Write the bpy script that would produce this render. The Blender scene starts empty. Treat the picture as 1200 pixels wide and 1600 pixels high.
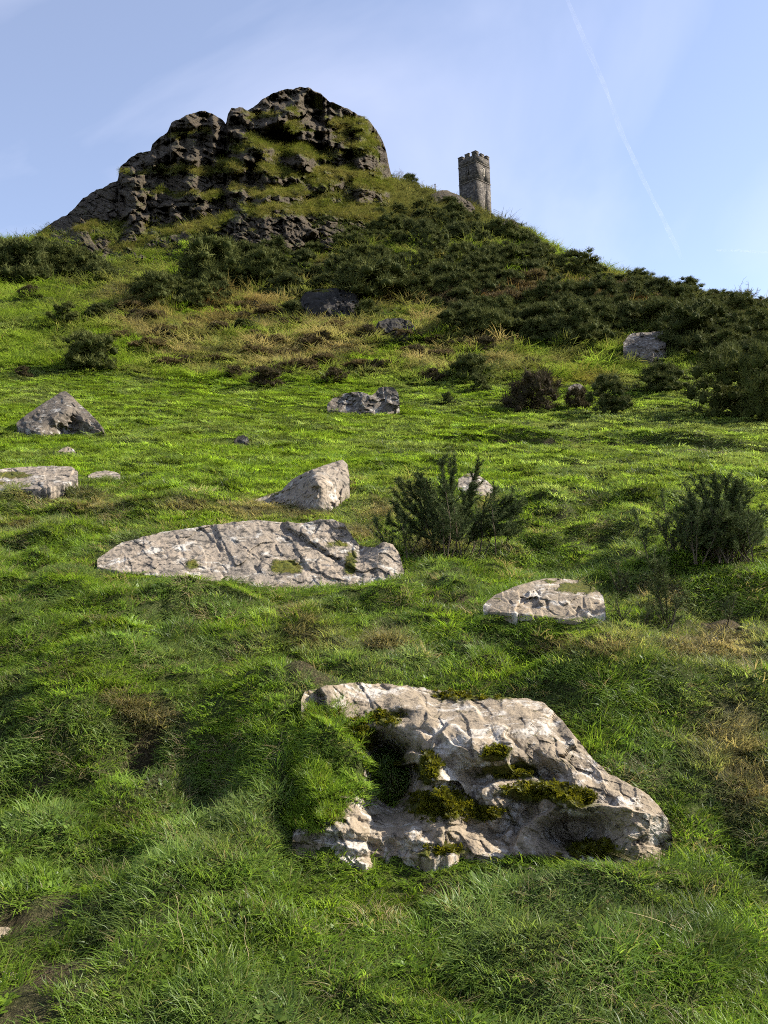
import bpy, math, random
import numpy as np
from mathutils import Matrix, Vector

random.seed(7)
RNG = np.random.default_rng(11)
scene = bpy.context.scene
COL = scene.collection

# ------------------------------------------------------------------ camera
F_PX, W_PX, H_PX = 1383.0, 1200.0, 1600.0
CAM = np.array([0.0, 0.0, 1.6])
PITCH, ROLL = math.radians(3.0), math.radians(2.0)
_f = np.array([0, math.cos(PITCH), math.sin(PITCH)])
_r0 = np.array([1.0, 0, 0])
_u0 = np.array([0, -math.sin(PITCH), math.cos(PITCH)])
_r = math.cos(ROLL) * _r0 - math.sin(ROLL) * _u0
_u = math.cos(ROLL) * _u0 + math.sin(ROLL) * _r0
cam_data = bpy.data.cameras.new('camera')
cam_data.sensor_fit = 'VERTICAL'
cam_data.sensor_height = 36.0
cam_data.lens = F_PX / H_PX * 36.0
cam_data.clip_start = 0.05
cam_data.clip_end = 60000
cam = bpy.data.objects.new('camera', cam_data)
COL.objects.link(cam)
cam.matrix_world = Matrix(((_r[0], _u[0], -_f[0], CAM[0]), (_r[1], _u[1], -_f[1], CAM[1]),
                           (_r[2], _u[2], -_f[2], CAM[2]), (0, 0, 0, 1)))
scene.camera = cam

# ------------------------------------------------------------------ sky, sun, exposure
SUN_AZ, SUN_EL = math.radians(78), math.radians(35)     # azimuth to the right of the view direction
SUN_DIR = np.array([math.sin(SUN_AZ) * math.cos(SUN_EL), math.cos(SUN_AZ) * math.cos(SUN_EL), math.sin(SUN_EL)])
world = bpy.data.worlds.new('World')
scene.world = world
world.use_nodes = True
wt = world.node_tree
wt.nodes.clear()
def wn(t, **k):
    n = wt.nodes.new(t)
    for a, b in k.items():
        setattr(n, a, b)
    return n
w_out = wn('ShaderNodeOutputWorld')
w_bg = wn('ShaderNodeBackground'); w_bg.inputs['Strength'].default_value = 0.088
w_sky = wn('ShaderNodeTexSky', sky_type='NISHITA', sun_disc=False, sun_elevation=SUN_EL, sun_rotation=SUN_AZ,
           altitude=250, air_density=1.0, dust_density=0.5, ozone_density=2.5)
w_tc = wn('ShaderNodeTexCoord')
w_sep = wn('ShaderNodeSeparateXYZ')
wt.links.new(w_tc.outputs['Generated'], w_sep.inputs[0])
w_zc = wn('ShaderNodeMath', operation='ADD'); w_zc.inputs[1].default_value = 0.45
wt.links.new(w_sep.outputs['Z'], w_zc.inputs[0])
w_dx = wn('ShaderNodeMath', operation='DIVIDE'); w_dy = wn('ShaderNodeMath', operation='DIVIDE')
wt.links.new(w_sep.outputs['X'], w_dx.inputs[0]); wt.links.new(w_zc.outputs[0], w_dx.inputs[1])
wt.links.new(w_sep.outputs['Y'], w_dy.inputs[0]); wt.links.new(w_zc.outputs[0], w_dy.inputs[1])
w_cmb = wn('ShaderNodeCombineXYZ')
wt.links.new(w_dx.outputs[0], w_cmb.inputs[0]); wt.links.new(w_dy.outputs[0], w_cmb.inputs[1])
w_map = wn('ShaderNodeMapping'); w_map.inputs['Rotation'].default_value = (0, 0, math.radians(24)); w_map.inputs['Scale'].default_value = (0.7, 1.15, 1); w_map.inputs['Location'].default_value = (0.5, 4.4, 0)
wt.links.new(w_cmb.outputs[0], w_map.inputs[0])
w_n1 = wn('ShaderNodeTexNoise'); w_n1.inputs['Scale'].default_value = 1.9; w_n1.inputs['Detail'].default_value = 6; w_n1.inputs['Roughness'].default_value = 0.5; w_n1.inputs['Distortion'].default_value = 0.7
wt.links.new(w_map.outputs[0], w_n1.inputs['Vector'])
w_r1 = wn('ShaderNodeMapRange'); w_r1.inputs['From Min'].default_value = 0.45; w_r1.inputs['From Max'].default_value = 0.85; w_r1.inputs['To Min'].default_value = 0.13; w_r1.inputs['To Max'].default_value = 0.62
wt.links.new(w_n1.outputs['Fac'], w_r1.inputs['Value'])
w_mix = wn('ShaderNodeMix', data_type='RGBA')
w_mix.inputs['B'].default_value = (6.3, 6.3, 7.3, 1)
wt.links.new(w_r1.outputs[0], w_mix.inputs['Factor']); w_wb = wn('ShaderNodeMix', data_type='RGBA', blend_type='MULTIPLY'); w_wb.inputs['Factor'].default_value = 1.0; w_wb.inputs['B'].default_value = (1.05, 0.98, 1.0, 1)
wt.links.new(w_sky.outputs[0], w_wb.inputs['A']); wt.links.new(w_wb.outputs['Result'], w_mix.inputs['A'])
wt.links.new(w_mix.outputs['Result'], w_bg.inputs['Color']); wt.links.new(w_bg.outputs[0], w_out.inputs[0])

sun_data = bpy.data.lights.new('sun', 'SUN')
sun_data.energy = 5.0
sun_data.angle = math.radians(0.55)
sun_data.color = (1.0, 0.93, 0.82)
sun = bpy.data.objects.new('sun', sun_data)
COL.objects.link(sun)
sun.rotation_euler = Vector(SUN_DIR.tolist()).to_track_quat('Z', 'Y').to_euler()
sun.location = (60, 20, 80)

vs = scene.view_settings
vs.view_transform = 'Standard'; vs.look = 'None'; vs.exposure = 1.3; vs.gamma = 1.0; vs.use_curve_mapping = False
scene.render.engine = 'CYCLES'
scene.cycles.max_bounces = 4
scene.cycles.diffuse_bounces = 2
scene.cycles.glossy_bounces = 2
scene.cycles.transmission_bounces = 2
scene.cycles.transparent_max_bounces = 8
scene.cycles.use_denoising = False
scene.cycles.use_adaptive_sampling = True
scene.cycles.adaptive_threshold = 0.03
scene.cycles.adaptive_min_samples = 20
scene.cycles.pixel_filter_type = 'BLACKMAN_HARRIS'
scene.cycles.filter_width = 1.05

# ------------------------------------------------------------------ picture <-> place
def rays(px, py):
    px = np.asarray(px, float); py = np.asarray(py, float)
    a = (px - W_PX / 2) / F_PX; b = -(py - H_PX / 2) / F_PX
    return a[..., None] * _r + b[..., None] * _u + _f
def at(px, py, d):
    v = rays(px, py)
    return CAM + v * (np.asarray(d, float) / v[..., 1])[..., None]
def project(p):
    q = np.asarray(p, float) - CAM
    z = np.maximum(q @ _f, 1e-3)
    return W_PX / 2 + F_PX * (q @ _r) / z, H_PX / 2 - F_PX * (q @ _u) / z

# ------------------------------------------------------------------ numpy noise
_perm = np.random.default_rng(3).permutation(4096)
_perm = np.concatenate([_perm, _perm])
_g2 = np.random.default_rng(4).normal(size=(4096, 2)); _g2 /= np.linalg.norm(_g2, axis=1)[:, None]
_g3 = np.random.default_rng(5).normal(size=(4096, 3)); _g3 /= np.linalg.norm(_g3, axis=1)[:, None]
def perlin2(x, y, seed=0):
    x = np.asarray(x, float) + seed * 17.31; y = np.asarray(y, float) - seed * 9.77
    xi = np.floor(x).astype(np.int64); yi = np.floor(y).astype(np.int64)
    fx = x - xi; fy = y - yi
    sx = fx * fx * fx * (fx * (fx * 6 - 15) + 10); sy = fy * fy * fy * (fy * (fy * 6 - 15) + 10)
    def g(i, j):
        h = _perm[(_perm[(xi + i) & 4095] + yi + j) & 4095]
        return _g2[h, 0] * (fx - i) + _g2[h, 1] * (fy - j)
    a = g(0, 0) * (1 - sx) + g(1, 0) * sx
    b = g(0, 1) * (1 - sx) + g(1, 1) * sx
    return (a * (1 - sy) + b * sy) * 1.5
def fbm2(x, y, oct=4, seed=0, gain=0.5):
    s = 0.0; a = 1.0
    for k in range(oct):
        s = s + a * perlin2(np.asarray(x) * 2 ** k, np.asarray(y) * 2 ** k, seed + k * 3)
        a *= gain
    return s
def sstep(a, b, x):
    t = np.clip((np.asarray(x, float) - a) / (b - a), 0, 1)
    return t * t * (3 - 2 * t)
def curve(pts, x):
    pts = sorted(pts)
    return np.interp(x, [p[0] for p in pts], [p[1] for p in pts])

class TPS:
    def __init__(s, pts, vals, reg=1e-6):
        s.p = np.asarray(pts, float); n = len(s.p)
        K = s._k(s.p) + np.eye(n) * reg
        P = np.hstack([np.ones((n, 1)), s.p])
        A = np.zeros((n + 3, n + 3)); A[:n, :n] = K; A[:n, n:] = P; A[n:, :n] = P.T
        s.w = np.linalg.solve(A, np.concatenate([np.asarray(vals, float), np.zeros(3)]))
    def _k(s, q):
        r2 = (q[:, None, 0] - s.p[None, :, 0]) ** 2 + (q[:, None, 1] - s.p[None, :, 1]) ** 2
        return 0.5 * r2 * np.log(r2 + 1e-12)
    def __call__(s, x, y):
        sh = np.shape(x); q = np.stack([np.ravel(x), np.ravel(y)], 1); out = np.empty(len(q))
        for i in range(0, len(q), 60000):
            c = q[i:i + 60000]
            out[i:i + 60000] = s._k(c) @ s.w[:-3] + s.w[-3] + c @ s.w[-2:]
        return out.reshape(sh)

# ------------------------------------------------------------------ mesh helpers
def new_mesh(name, verts, quads=None, tris=None, smooth=True):
    me = bpy.data.meshes.new(name)
    verts = np.ascontiguousarray(verts, dtype=np.float32)
    loops = []; starts = []; n = 0
    if quads is not None and len(quads):
        q = np.asarray(quads, np.int32); loops.append(q.ravel()); starts.append(np.arange(len(q)) * 4); n = len(q) * 4
    if tris is not None and len(tris):
        t = np.asarray(tris, np.int32); loops.append(t.ravel()); starts.append(n + np.arange(len(t)) * 3)
    loops = np.concatenate(loops).astype(np.int32); starts = np.concatenate(starts).astype(np.int32)
    me.vertices.add(len(verts)); me.vertices.foreach_set('co', verts.ravel())
    me.loops.add(len(loops)); me.loops.foreach_set('vertex_index', loops)
    me.polygons.add(len(starts)); me.polygons.foreach_set('loop_start', starts)
    me.update(calc_edges=True)
    if smooth:
        me.polygons.foreach_set('use_smooth', np.ones(len(starts), bool))
    return me
def attr(me, name, data, typ='FLOAT', domain='POINT'):
    a = me.attributes.new(name, typ, domain)
    key = {'FLOAT': 'value', 'INT': 'value', 'FLOAT_VECTOR': 'vector', 'FLOAT_COLOR': 'color'}[typ]
    a.data.foreach_set(key, np.ascontiguousarray(data, dtype=np.int32 if typ == 'INT' else np.float32).ravel())
def link(name, me, mat=None, parent=None):
    o = bpy.data.objects.new(name, me)
    COL.objects.link(o)
    if mat is not None and not me.materials:
        me.materials.append(mat)
    if parent is not None:
        o.parent = parent
    return o
def tag(o, label=None, cat=None, group=None, kind=None):
    if label: o['label'] = label
    if cat: o['category'] = cat
    if group: o['group'] = group
    if kind: o['kind'] = kind
    return o
def empty(name, loc, rotz=0.0):
    o = bpy.data.objects.new(name, None)
    o.empty_display_size = 0.2
    COL.objects.link(o); o.location = loc; o.rotation_euler = (0, 0, rotz)
    return o
def grid_quads(nr, nc):
    i = np.arange(nr - 1)[:, None] * nc + np.arange(nc - 1)[None, :]
    return np.stack([i, i + 1, i + 1 + nc, i + nc], -1).reshape(-1, 4)
def grid_normals(P):
    du = np.gradient(P, axis=1); dv = np.gradient(P, axis=0)
    n = np.cross(du, dv); n /= np.linalg.norm(n, axis=-1, keepdims=True) + 1e-12
    return n

# ------------------------------------------------------------------ materials
def mat_new(name):
    m = bpy.data.materials.new(name); m.use_nodes = True
    t = m.node_tree; t.nodes.clear()
    out = t.nodes.new('ShaderNodeOutputMaterial')
    return m, t, out
def N(t, typ, ins=None, **k):
    n = t.nodes.new(typ)
    for a, b in k.items():
        setattr(n, a, b)
    for a, b in (ins or {}).items():
        if isinstance(b, bpy.types.NodeSocket):
            t.links.new(b, n.inputs[a])
        else:
            n.inputs[a].default_value = b
    return n
def noise(t, vec, scale, detail=4, rough=0.55, dist=0.0):
    return N(t, 'ShaderNodeTexNoise', {'Vector': vec, 'Scale': scale, 'Detail': detail, 'Roughness': rough, 'Distortion': dist}).outputs['Fac']
def rng(t, v, a, b, c=0.0, d=1.0):
    return N(t, 'ShaderNodeMapRange', {'Value': v, 'From Min': a, 'From Max': b, 'To Min': c, 'To Max': d}).outputs[0]
def mixc(t, f, a, b, blend='MIX'):
    n = t.nodes.new('ShaderNodeMix'); n.data_type = 'RGBA'; n.blend_type = blend
    for k, v in (('Factor', f), ('A', a), ('B', b)):
        if isinstance(v, bpy.types.NodeSocket): t.links.new(v, n.inputs[k])
        else: n.inputs[k].default_value = v if k == 'Factor' else (*v, 1) if len(v) == 3 else v
    return n.outputs['Result']
def math2(t, op, a, b):
    return N(t, 'ShaderNodeMath', {0: a, 1: b}, operation=op).outputs[0]
def attrib(t, name, typ='GEOMETRY'):
    return N(t, 'ShaderNodeAttribute', attribute_name=name, attribute_type=typ)
def bump(t, h, strength, dist, normal=None):
    ins = {'Height': h, 'Strength': strength, 'Distance': dist}
    if normal is not None: ins['Normal'] = normal
    return N(t, 'ShaderNodeBump', ins).outputs[0]
def principled(t, out, color, rough, normal=None, spec=0.3):
    ins = {'Base Color': color, 'Roughness': rough, 'Specular IOR Level': spec}
    if normal is not None: ins['Normal'] = normal
    p = N(t, 'ShaderNodeBsdfPrincipled', ins)
    t.links.new(p.outputs[0], out.inputs[0])
    return p

def mat_ground():
    m, t, out = mat_new('turf_ground')
    c = attrib(t, 'tint').outputs['Color']
    pos = N(t, 'ShaderNodeNewGeometry').outputs['Position']
    n1 = noise(t, pos, 1.4, 5); n2 = noise(t, pos, 9.0, 4)
    f = rng(t, n1, 0.3, 0.72)
    c2 = mixc(t, f, c, (0.055, 0.058, 0.016)); c2 = mixc(t, 0.45, c, c2)
    c3 = mixc(t, rng(t, n2, 0.35, 0.7, 0.0, 0.5), c2, (0.03, 0.03, 0.012))
    n3 = noise(t, pos, 70.0, 4, 0.7)
    c3 = mixc(t, rng(t, n3, 0.38, 0.62, 0.75, 0.0), c3, (0.018, 0.018, 0.008))
    c3 = mixc(t, rng(t, n3, 0.56, 0.66, 0.0, 0.6), c3, (0.17, 0.135, 0.075))
    b = bump(t, math2(t, 'ADD', n3, math2(t, 'ADD', n1, n2)), 0.8, 0.06)
    principled(t, out, c3, 0.95, b, 0.1)
    return m

def mat_blade(name, trans=0.45):
    m, t, out = mat_new(name)
    c = attrib(t, 'tint', 'INSTANCER').outputs['Color']
    v = attrib(t, 'var').outputs['Fac']          # per-blade difference
    c = mixc(t, rng(t, v, 0, 1, 0.0, 0.55), c, mixc(t, 1.0, c, (1.7, 1.45, 1.3), 'MULTIPLY'))
    c = mixc(t, rng(t, v, 0.0, 0.5, 0.6, 0.0), c, mixc(t, 1.0, c, (0.45, 0.5, 0.55), 'MULTIPLY'))
    c = mixc(t, rng(t, v, 0.93, 0.97, 0.0, 0.7), c, (0.27, 0.22, 0.09))
    d = N(t, 'ShaderNodeBsdfDiffuse', {'Color': c, 'Roughness': 0.6})
    tr = N(t, 'ShaderNodeBsdfTranslucent', {'Color': mixc(t, 1.0, c, (1.2, 1.2, 0.8), 'MULTIPLY')})
    gl = N(t, 'ShaderNodeBsdfGlossy', {'Color': (0.8, 0.85, 0.8, 1), 'Roughness': 0.42})
    s = N(t, 'ShaderNodeMixShader', {0: trans, 1: d.outputs[0], 2: tr.outputs[0]})
    s2 = N(t, 'ShaderNodeMixShader', {0: 0.012, 1: s.outputs[0], 2: gl.outputs[0]})
    t.links.new(s2.outputs[0], out.inputs[0])
    return m

def mat_leaf(name, ca, cb, trans=0.15):
    m, t, out = mat_new(name)
    v = attrib(t, 'var').outputs['Fac']
    oi = N(t, 'ShaderNodeObjectInfo').outputs['Random']
    c = mixc(t, v, ca, cb)
    c = mixc(t, rng(t, oi, 0, 1, 0.0, 0.6), c, mixc(t, 1.0, c, (1.45, 1.4, 1.0), 'MULTIPLY'))
    d = N(t, 'ShaderNodeBsdfPrincipled', {'Base Color': c, 'Roughness': 0.8, 'Specular IOR Level': 0.06})
    tr = N(t, 'ShaderNodeBsdfTranslucent', {'Color': c})
    s = N(t, 'ShaderNodeMixShader', {0: trans, 1: d.outputs[0], 2: tr.outputs[0]})
    t.links.new(s.outputs[0], out.inputs[0])
    return m

def mat_rock(name, base, base2, lichen, dark, sc=1.0, dark_amt=0.5, lichen_amt=0.5, moss=(0.105, 0.105, 0.012), bd=0.02, fleck=0.25):
    """bare stone with crusts of pale and black lichen, moss from the mesh attribute"""
    m, t, out = mat_new(name)
    pos = N(t, 'ShaderNodeTexCoord').outputs['Object']
    ms = attrib(t, 'moss').outputs['Fac']
    n0 = noise(t, pos, 2.2 * sc, 5, 0.6); n1 = noise(t, pos, 9 * sc, 6, 0.65, 0.3); n2 = noise(t, pos, 34 * sc, 5, 0.7)
    n3 = noise(t, pos, 5.0 * sc, 7, 0.72, 0.6); n4 = noise(t, pos, 14 * sc, 6, 0.7, 0.4)
    vo = N(t, 'ShaderNodeTexVoronoi', {'Vector': pos, 'Scale': 60 * sc, 'Randomness': 1.0}, feature='F1').outputs['Distance']
    c = mixc(t, rng(t, n0, 0.35, 0.65), base, base2)
    c = mixc(t, rng(t, n1, 0.3, 0.7, 0.0, 0.55), c, mixc(t, 1.0, c, (0.62, 0.6, 0.58), 'MULTIPLY'))
    li = rng(t, n3, 0.60 - 0.16 * lichen_amt, 0.66 - 0.13 * lichen_amt)
    c = mixc(t, math2(t, 'MULTIPLY', li, 0.8), c, lichen)
    dk = rng(t, n4, 0.66 - 0.18 * dark_amt, 0.74 - 0.17 * dark_amt)
    c = mixc(t, math2(t, 'MULTIPLY', dk, 0.85), c, dark)
    sp = rng(t, n2, 0.60, 0.68, 0.0, 0.6)
    c = mixc(t, sp, c, dark)
    c = mixc(t, rng(t, vo, 0.05, 0.2, fleck, 0.0), c, (0.5, 0.47, 0.42))
    mf = rng(t, math2(t, 'ADD', ms, math2(t, 'MULTIPLY', math2(t, 'SUBTRACT', n1, 0.5), 0.9)), 0.42, 0.6)
    mcol = mixc(t, rng(t, n2, 0.35, 0.65), moss, (0.035, 0.045, 0.008))
    mcol = mixc(t, rng(t, n3, 0.5, 0.7), mcol, (0.09, 0.06, 0.015))
    c = mixc(t, mf, c, mcol)
    h = math2(t, 'ADD', math2(t, 'MULTIPLY', n1, 1.0), math2(t, 'MULTIPLY', n2, 0.45))
    h = math2(t, 'ADD', h, math2(t, 'MULTIPLY', mf, math2(t, 'ADD', 0.3, math2(t, 'MULTIPLY', n2, 0.8))))
    b = bump(t, h, 0.9, bd)
    principled(t, out, c, 0.92, b, 0.15)
    return m

def mat_crag():
    m, t, out = mat_new('tor_rock')
    g = N(t, 'ShaderNodeNewGeometry')
    pos = g.outputs['Position']
    gr = attrib(t, 'grass').outputs['Fac']
    mp = N(t, 'ShaderNodeMapping', {'Vector': pos, 'Scale': (1, 1, 1.9), 'Rotation': (0, math.radians(20), 0)}).outputs[0]
    n0 = noise(t, mp, 0.16, 5); n1 = noise(t, mp, 0.7, 6, 0.65); n2 = noise(t, mp, 2.6, 5, 0.7)
    c = mixc(t, rng(t, n0, 0.35, 0.65), (0.084, 0.066, 0.044), (0.125, 0.098, 0.064))
    c = mixc(t, rng(t, n1, 0.35, 0.7), c, (0.048, 0.039, 0.028))
    c = mixc(t, rng(t, n2, 0.58, 0.70, 0, 0.5), c, (0.15, 0.135, 0.105))
    c = mixc(t, rng(t, n0, 0.55, 0.75, 0, 0.5), c, (0.07, 0.068, 0.03))
    gf = rng(t, math2(t, 'ADD', gr, math2(t, 'MULTIPLY', math2(t, 'SUBTRACT', n1, 0.5), 0.8)), 0.4, 0.62)
    gc = mixc(t, rng(t, n2, 0.35, 0.65), (0.095, 0.11, 0.022), (0.13, 0.115, 0.045))
    gc = mixc(t, rng(t, n1, 0.4, 0.65), gc, (0.075, 0.08, 0.018))
    c = mixc(t, gf, c, gc)
    h = math2(t, 'ADD', math2(t, 'MULTIPLY', n1, 1.2), math2(t, 'MULTIPLY', n2, 0.6))
    b = bump(t, h, 1.0, 0.7)
    principled(t, out, c, 0.95, b, 0.12)
    return m

def mat_plain(name, col, rough=0.8, var=0.25, scale=8.0, bd=0.01):
    m, t, out = mat_new(name)
    pos = N(t, 'ShaderNodeTexCoord').outputs['Object']
    n = noise(t, pos, scale, 5, 0.6)
    c = mixc(t, rng(t, n, 0.3, 0.7, 0, var * 2), col, tuple(x * 0.4 for x in col))
    principled(t, out, c, rough, bump(t, n, 0.4, bd), 0.2)
    return m

def mat_masonry():
    m, t, out = mat_new('tower_masonry')
    pos = N(t, 'ShaderNodeTexCoord').outputs['Object']
    s = N(t, 'ShaderNodeSeparateXYZ', {0: pos})
    jit = noise(t, pos, 1.6, 3)
    xy = math2(t, 'ADD', math2(t, 'ADD', s.outputs[0], s.outputs[1]), math2(t, 'MULTIPLY', jit, 0.25))
    zz = math2(t, 'ADD', s.outputs[2], math2(t, 'MULTIPLY', noise(t, pos, 0.9, 3), 0.3))
    v = N(t, 'ShaderNodeCombineXYZ', {0: xy, 1: zz, 2: 0.0}).outputs[0]
    br = N(t, 'ShaderNodeTexBrick', {'Vector': v, 'Color1': (0.045, 0.04, 0.036, 1), 'Color2': (0.15, 0.13, 0.107, 1), 'Mortar': (0.075, 0.068, 0.06, 1),
                                     'Scale': 1.0, 'Mortar Size': 0.02, 'Brick Width': 0.42, 'Row Height': 0.19, 'Bias': -0.15})
    br.offset = 0.43; br.squash = 0.75; br.squash_frequency = 3
    vo = N(t, 'ShaderNodeTexVoronoi', {'Vector': N(t, 'ShaderNodeMapping', {'Vector': pos, 'Scale': (2.2, 2.2, 4.2)}).outputs[0], 'Scale': 1.0}).outputs['Color']
    vs_ = N(t, 'ShaderNodeSeparateXYZ', {0: vo}).outputs[0]
    c = mixc(t, rng(t, vs_, 0.72, 0.8, 0, 0.6), br.outputs['Color'], (0.21, 0.188, 0.158))
    c = mixc(t, rng(t, vs_, 0.0, 0.25, 0.6, 0), c, (0.05, 0.046, 0.043))
    n = noise(t, pos, 5, 5, 0.65)
    c = mixc(t, rng(t, n, 0.4, 0.7, 0, 0.35), c, (0.06, 0.053, 0.045))
    h = math2(t, 'ADD', math2(t, 'MULTIPLY', br.outputs['Fac'], -1.0), n)
    principled(t, out, c, 0.95, bump(t, h, 0.8, 0.05), 0.1)
    return m

M_GROUND = mat_ground()
M_BLADE = mat_blade('grass_blade')
M_FAR = mat_blade('grass_clump', 0.4)
M_ROCK = mat_rock('pale_boulder', (0.285, 0.228, 0.158), (0.215, 0.176, 0.128), (0.45, 0.415, 0.36), (0.045, 0.038, 0.03), 1.0, 0.62, 0.5)
M_SLAB = mat_rock('slab_stone', (0.305, 0.248, 0.185), (0.225, 0.192, 0.152), (0.44, 0.415, 0.365), (0.04, 0.037, 0.032), 0.8, 0.85, 0.35)
M_BOULDER = mat_rock('field_boulder', (0.165, 0.135, 0.102), (0.105, 0.09, 0.071), (0.34, 0.325, 0.29), (0.03, 0.028, 0.025), 0.45, 0.85, 0.42, bd=0.06, fleck=0.12)
M_DARKROCK = mat_rock('dark_boulder', (0.042, 0.037, 0.031), (0.028, 0.026, 0.023), (0.12, 0.115, 0.10), (0.016, 0.015, 0.014), 0.35, 0.7, 0.1, bd=0.1, fleck=0.03)
M_CRAG = mat_crag()
M_GORSE = mat_leaf('gorse_spines', (0.036, 0.046, 0.014), (0.125, 0.135, 0.045))
M_GORSE_NEAR = mat_leaf('gorse_near', (0.042, 0.060, 0.02), (0.125, 0.155, 0.055))
M_BRACKEN = mat_leaf('bracken_fronds', (0.082, 0.058, 0.03), (0.13, 0.108, 0.05), 0.25)
M_DEADGORSE = mat_leaf('brown_gorse', (0.045, 0.035, 0.022), (0.075, 0.065, 0.03))
M_STEM = mat_plain('gorse_stem', (0.12, 0.09, 0.06), 0.9)
M_TWIG = mat_plain('bare_twig', (0.13, 0.10, 0.085), 0.9)
M_TOWER = mat_masonry()
M_TRIM = mat_plain('string_course_stone', (0.16, 0.14, 0.115), 0.9, 0.3, 3.0)
M_PALE = mat_plain('window_dressing', (0.36, 0.32, 0.26), 0.9, 0.2, 4.0)
M_INNER_DARK = mat_plain('window_dark', (0.02, 0.018, 0.016), 0.9)  # near-black colour standing in for the unlit inside of the tower
M_METAL = mat_plain('railing_metal', (0.22, 0.21, 0.20), 0.6)
M_STRAW = mat_plain('straw', (0.48, 0.38, 0.2), 0.8)
# ------------------------------------------------------------------ the hill as a height field
CTRL = [
 # near turf
 (-250,1600,2.9),(0,1600,2.9),(300,1600,2.95),(600,1600,3.0),(900,1600,3.0),(1200,1600,3.0),(1450,1600,3.0),
 (-200,1420,3.65),(100,1440,3.55),(280,1400,3.7),(1250,1400,4.0),
 (460,1345,4.2),(620,1340,4.2),(760,1350,4.15),(1000,1362,4.15),(1150,1320,4.4),
 (0,1270,4.7),(140,1290,4.5),(290,1300,4.35),(250,1190,5.2),(110,1150,5.3),
 (440,1122,5.35),(440,1210,4.66),(430,1290,4.38),(500,1138,5.1),(545,1175,4.74),(500,1205,4.60),(540,1235,4.46),(500,1255,4.48),(550,1255,4.44),(480,1300,4.50),(545,1300,4.46),(590,1300,4.42),(385,1195,4.88),(345,1240,5.02),(310,1275,4.85),(320,1150,5.5),
 (480,1072,5.75),(650,1062,6.0),(850,1085,5.75),(960,1150,5.1),(1020,1070,5.8),(1200,1100,5.6),(1400,1080,5.8),
 (100,1060,6.0),(-200,1060,6.0),(300,1050,6.1),
 (-200,980,7.1),(0,985,7.0),(300,985,7.0),(560,985,7.1),(760,965,7.45),(960,975,7.4),(1200,990,7.2),(1450,985,7.2),
 (-200,905,8.8),(0,908,8.7),(150,890,9.1),(300,905,8.9),(480,920,8.8),(640,905,9.0),(780,900,9.3),(1000,885,9.8),(1200,890,9.6),(1450,890,9.6),
 (-200,830,10.8),(0,830,10.8),(300,810,11.3),(500,803,12.2),(640,830,11.3),(850,830,11.8),(1050,830,11.6),(1200,840,11.3),(1450,840,11.3),
 (-200,770,13.6),(0,768,13.7),(200,765,14),(400,780,13.5),(520,780,13.8),(700,775,14.2),(900,780,14.2),(1200,775,14.4),(1450,775,14.5),
 (-200,700,21.5),(0,700,22),(300,700,23),(600,700,24),(900,703,25),(1200,705,26),(1450,705,26),
 (-200,645,32),(0,640,33),(300,640,36),(600,645,38),(900,655,36),(1200,668,34),(1450,670,34),
 (-200,590,44),(0,590,44),(300,590,47),(600,592,48),(900,602,45),(1200,630,41),(1450,640,40),
 (-200,510,57),(0,510,57),(300,522,57),(600,522,58),(900,535,56),(1200,575,50),(1450,590,50),
 (-200,450,71),(0,450,70),(200,445,73),(400,445,72),(600,452,71),(800,458,70),(1000,490,66),(1200,535,60),(1450,560,58),
 (-200,405,84),(0,405,82),(200,405,84),(400,402,82),(550,395,83),(680,385,86),(800,400,86),(950,440,82),(1100,490,76),(1250,510,74),
 (640,340,104),(730,350,112),(800,370,112),(760,348,135),(735,334,140),(790,358,135),(880,410,104),
 # skyline
 (-200,400,110),(0,385,108),(60,378,112),(1450,540,84),(1250,497,86),(1150,482,90),(1080,470,94),(1010,450,99),(930,428,106),(860,398,122),(812,362,142),(772,344,158),(745,326,160),(715,304,163),(660,302,150),(620,290,143),
 (200,345,122),(330,300,135),(470,235,143),(560,280,138),
 # beyond the skyline
 (-200,500,170),(100,480,175),(350,430,190),(600,420,200),(800,430,205),(1000,520,180),(1200,560,150),(1450,600,140),
 (-200,640,300),(100,620,300),(600,600,320),(1000,640,300),(1450,680,300),
]
_c = np.array(CTRL, float)
_cp = at(_c[:, 0], _c[:, 1], _c[:, 2])
APEX = 6.0
def _ab(x, y):
    s = np.maximum(y + APEX, 0.5)
    return 3.0 * x / s, np.log(s)
_tp = TPS(np.stack(_ab(_cp[:, 0], _cp[:, 1]), 1), _cp[:, 2] / (_cp[:, 1] + APEX), 2e-4)
# a little more support behind the viewer so the field stays level there
NR, NC = 640, 600
_ur = np.linspace(-0.62, 0.62, NC)
_sr = np.exp(np.linspace(math.log(4.5), math.log(330), NR))
TS, TU = np.meshgrid(_sr, _ur, indexing='ij')
TX, TY = TU * TS, TS - APEX
_sc = np.maximum(TS, APEX + 2.6)                       # hold the profile constant behind the first metres
TZ = _tp(3.0 * TU, np.log(_sc)) * _sc
TZ = np.where(TS < APEX + 2.6, TZ - (APEX + 2.6 - TS) * 0.10, TZ)

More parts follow.
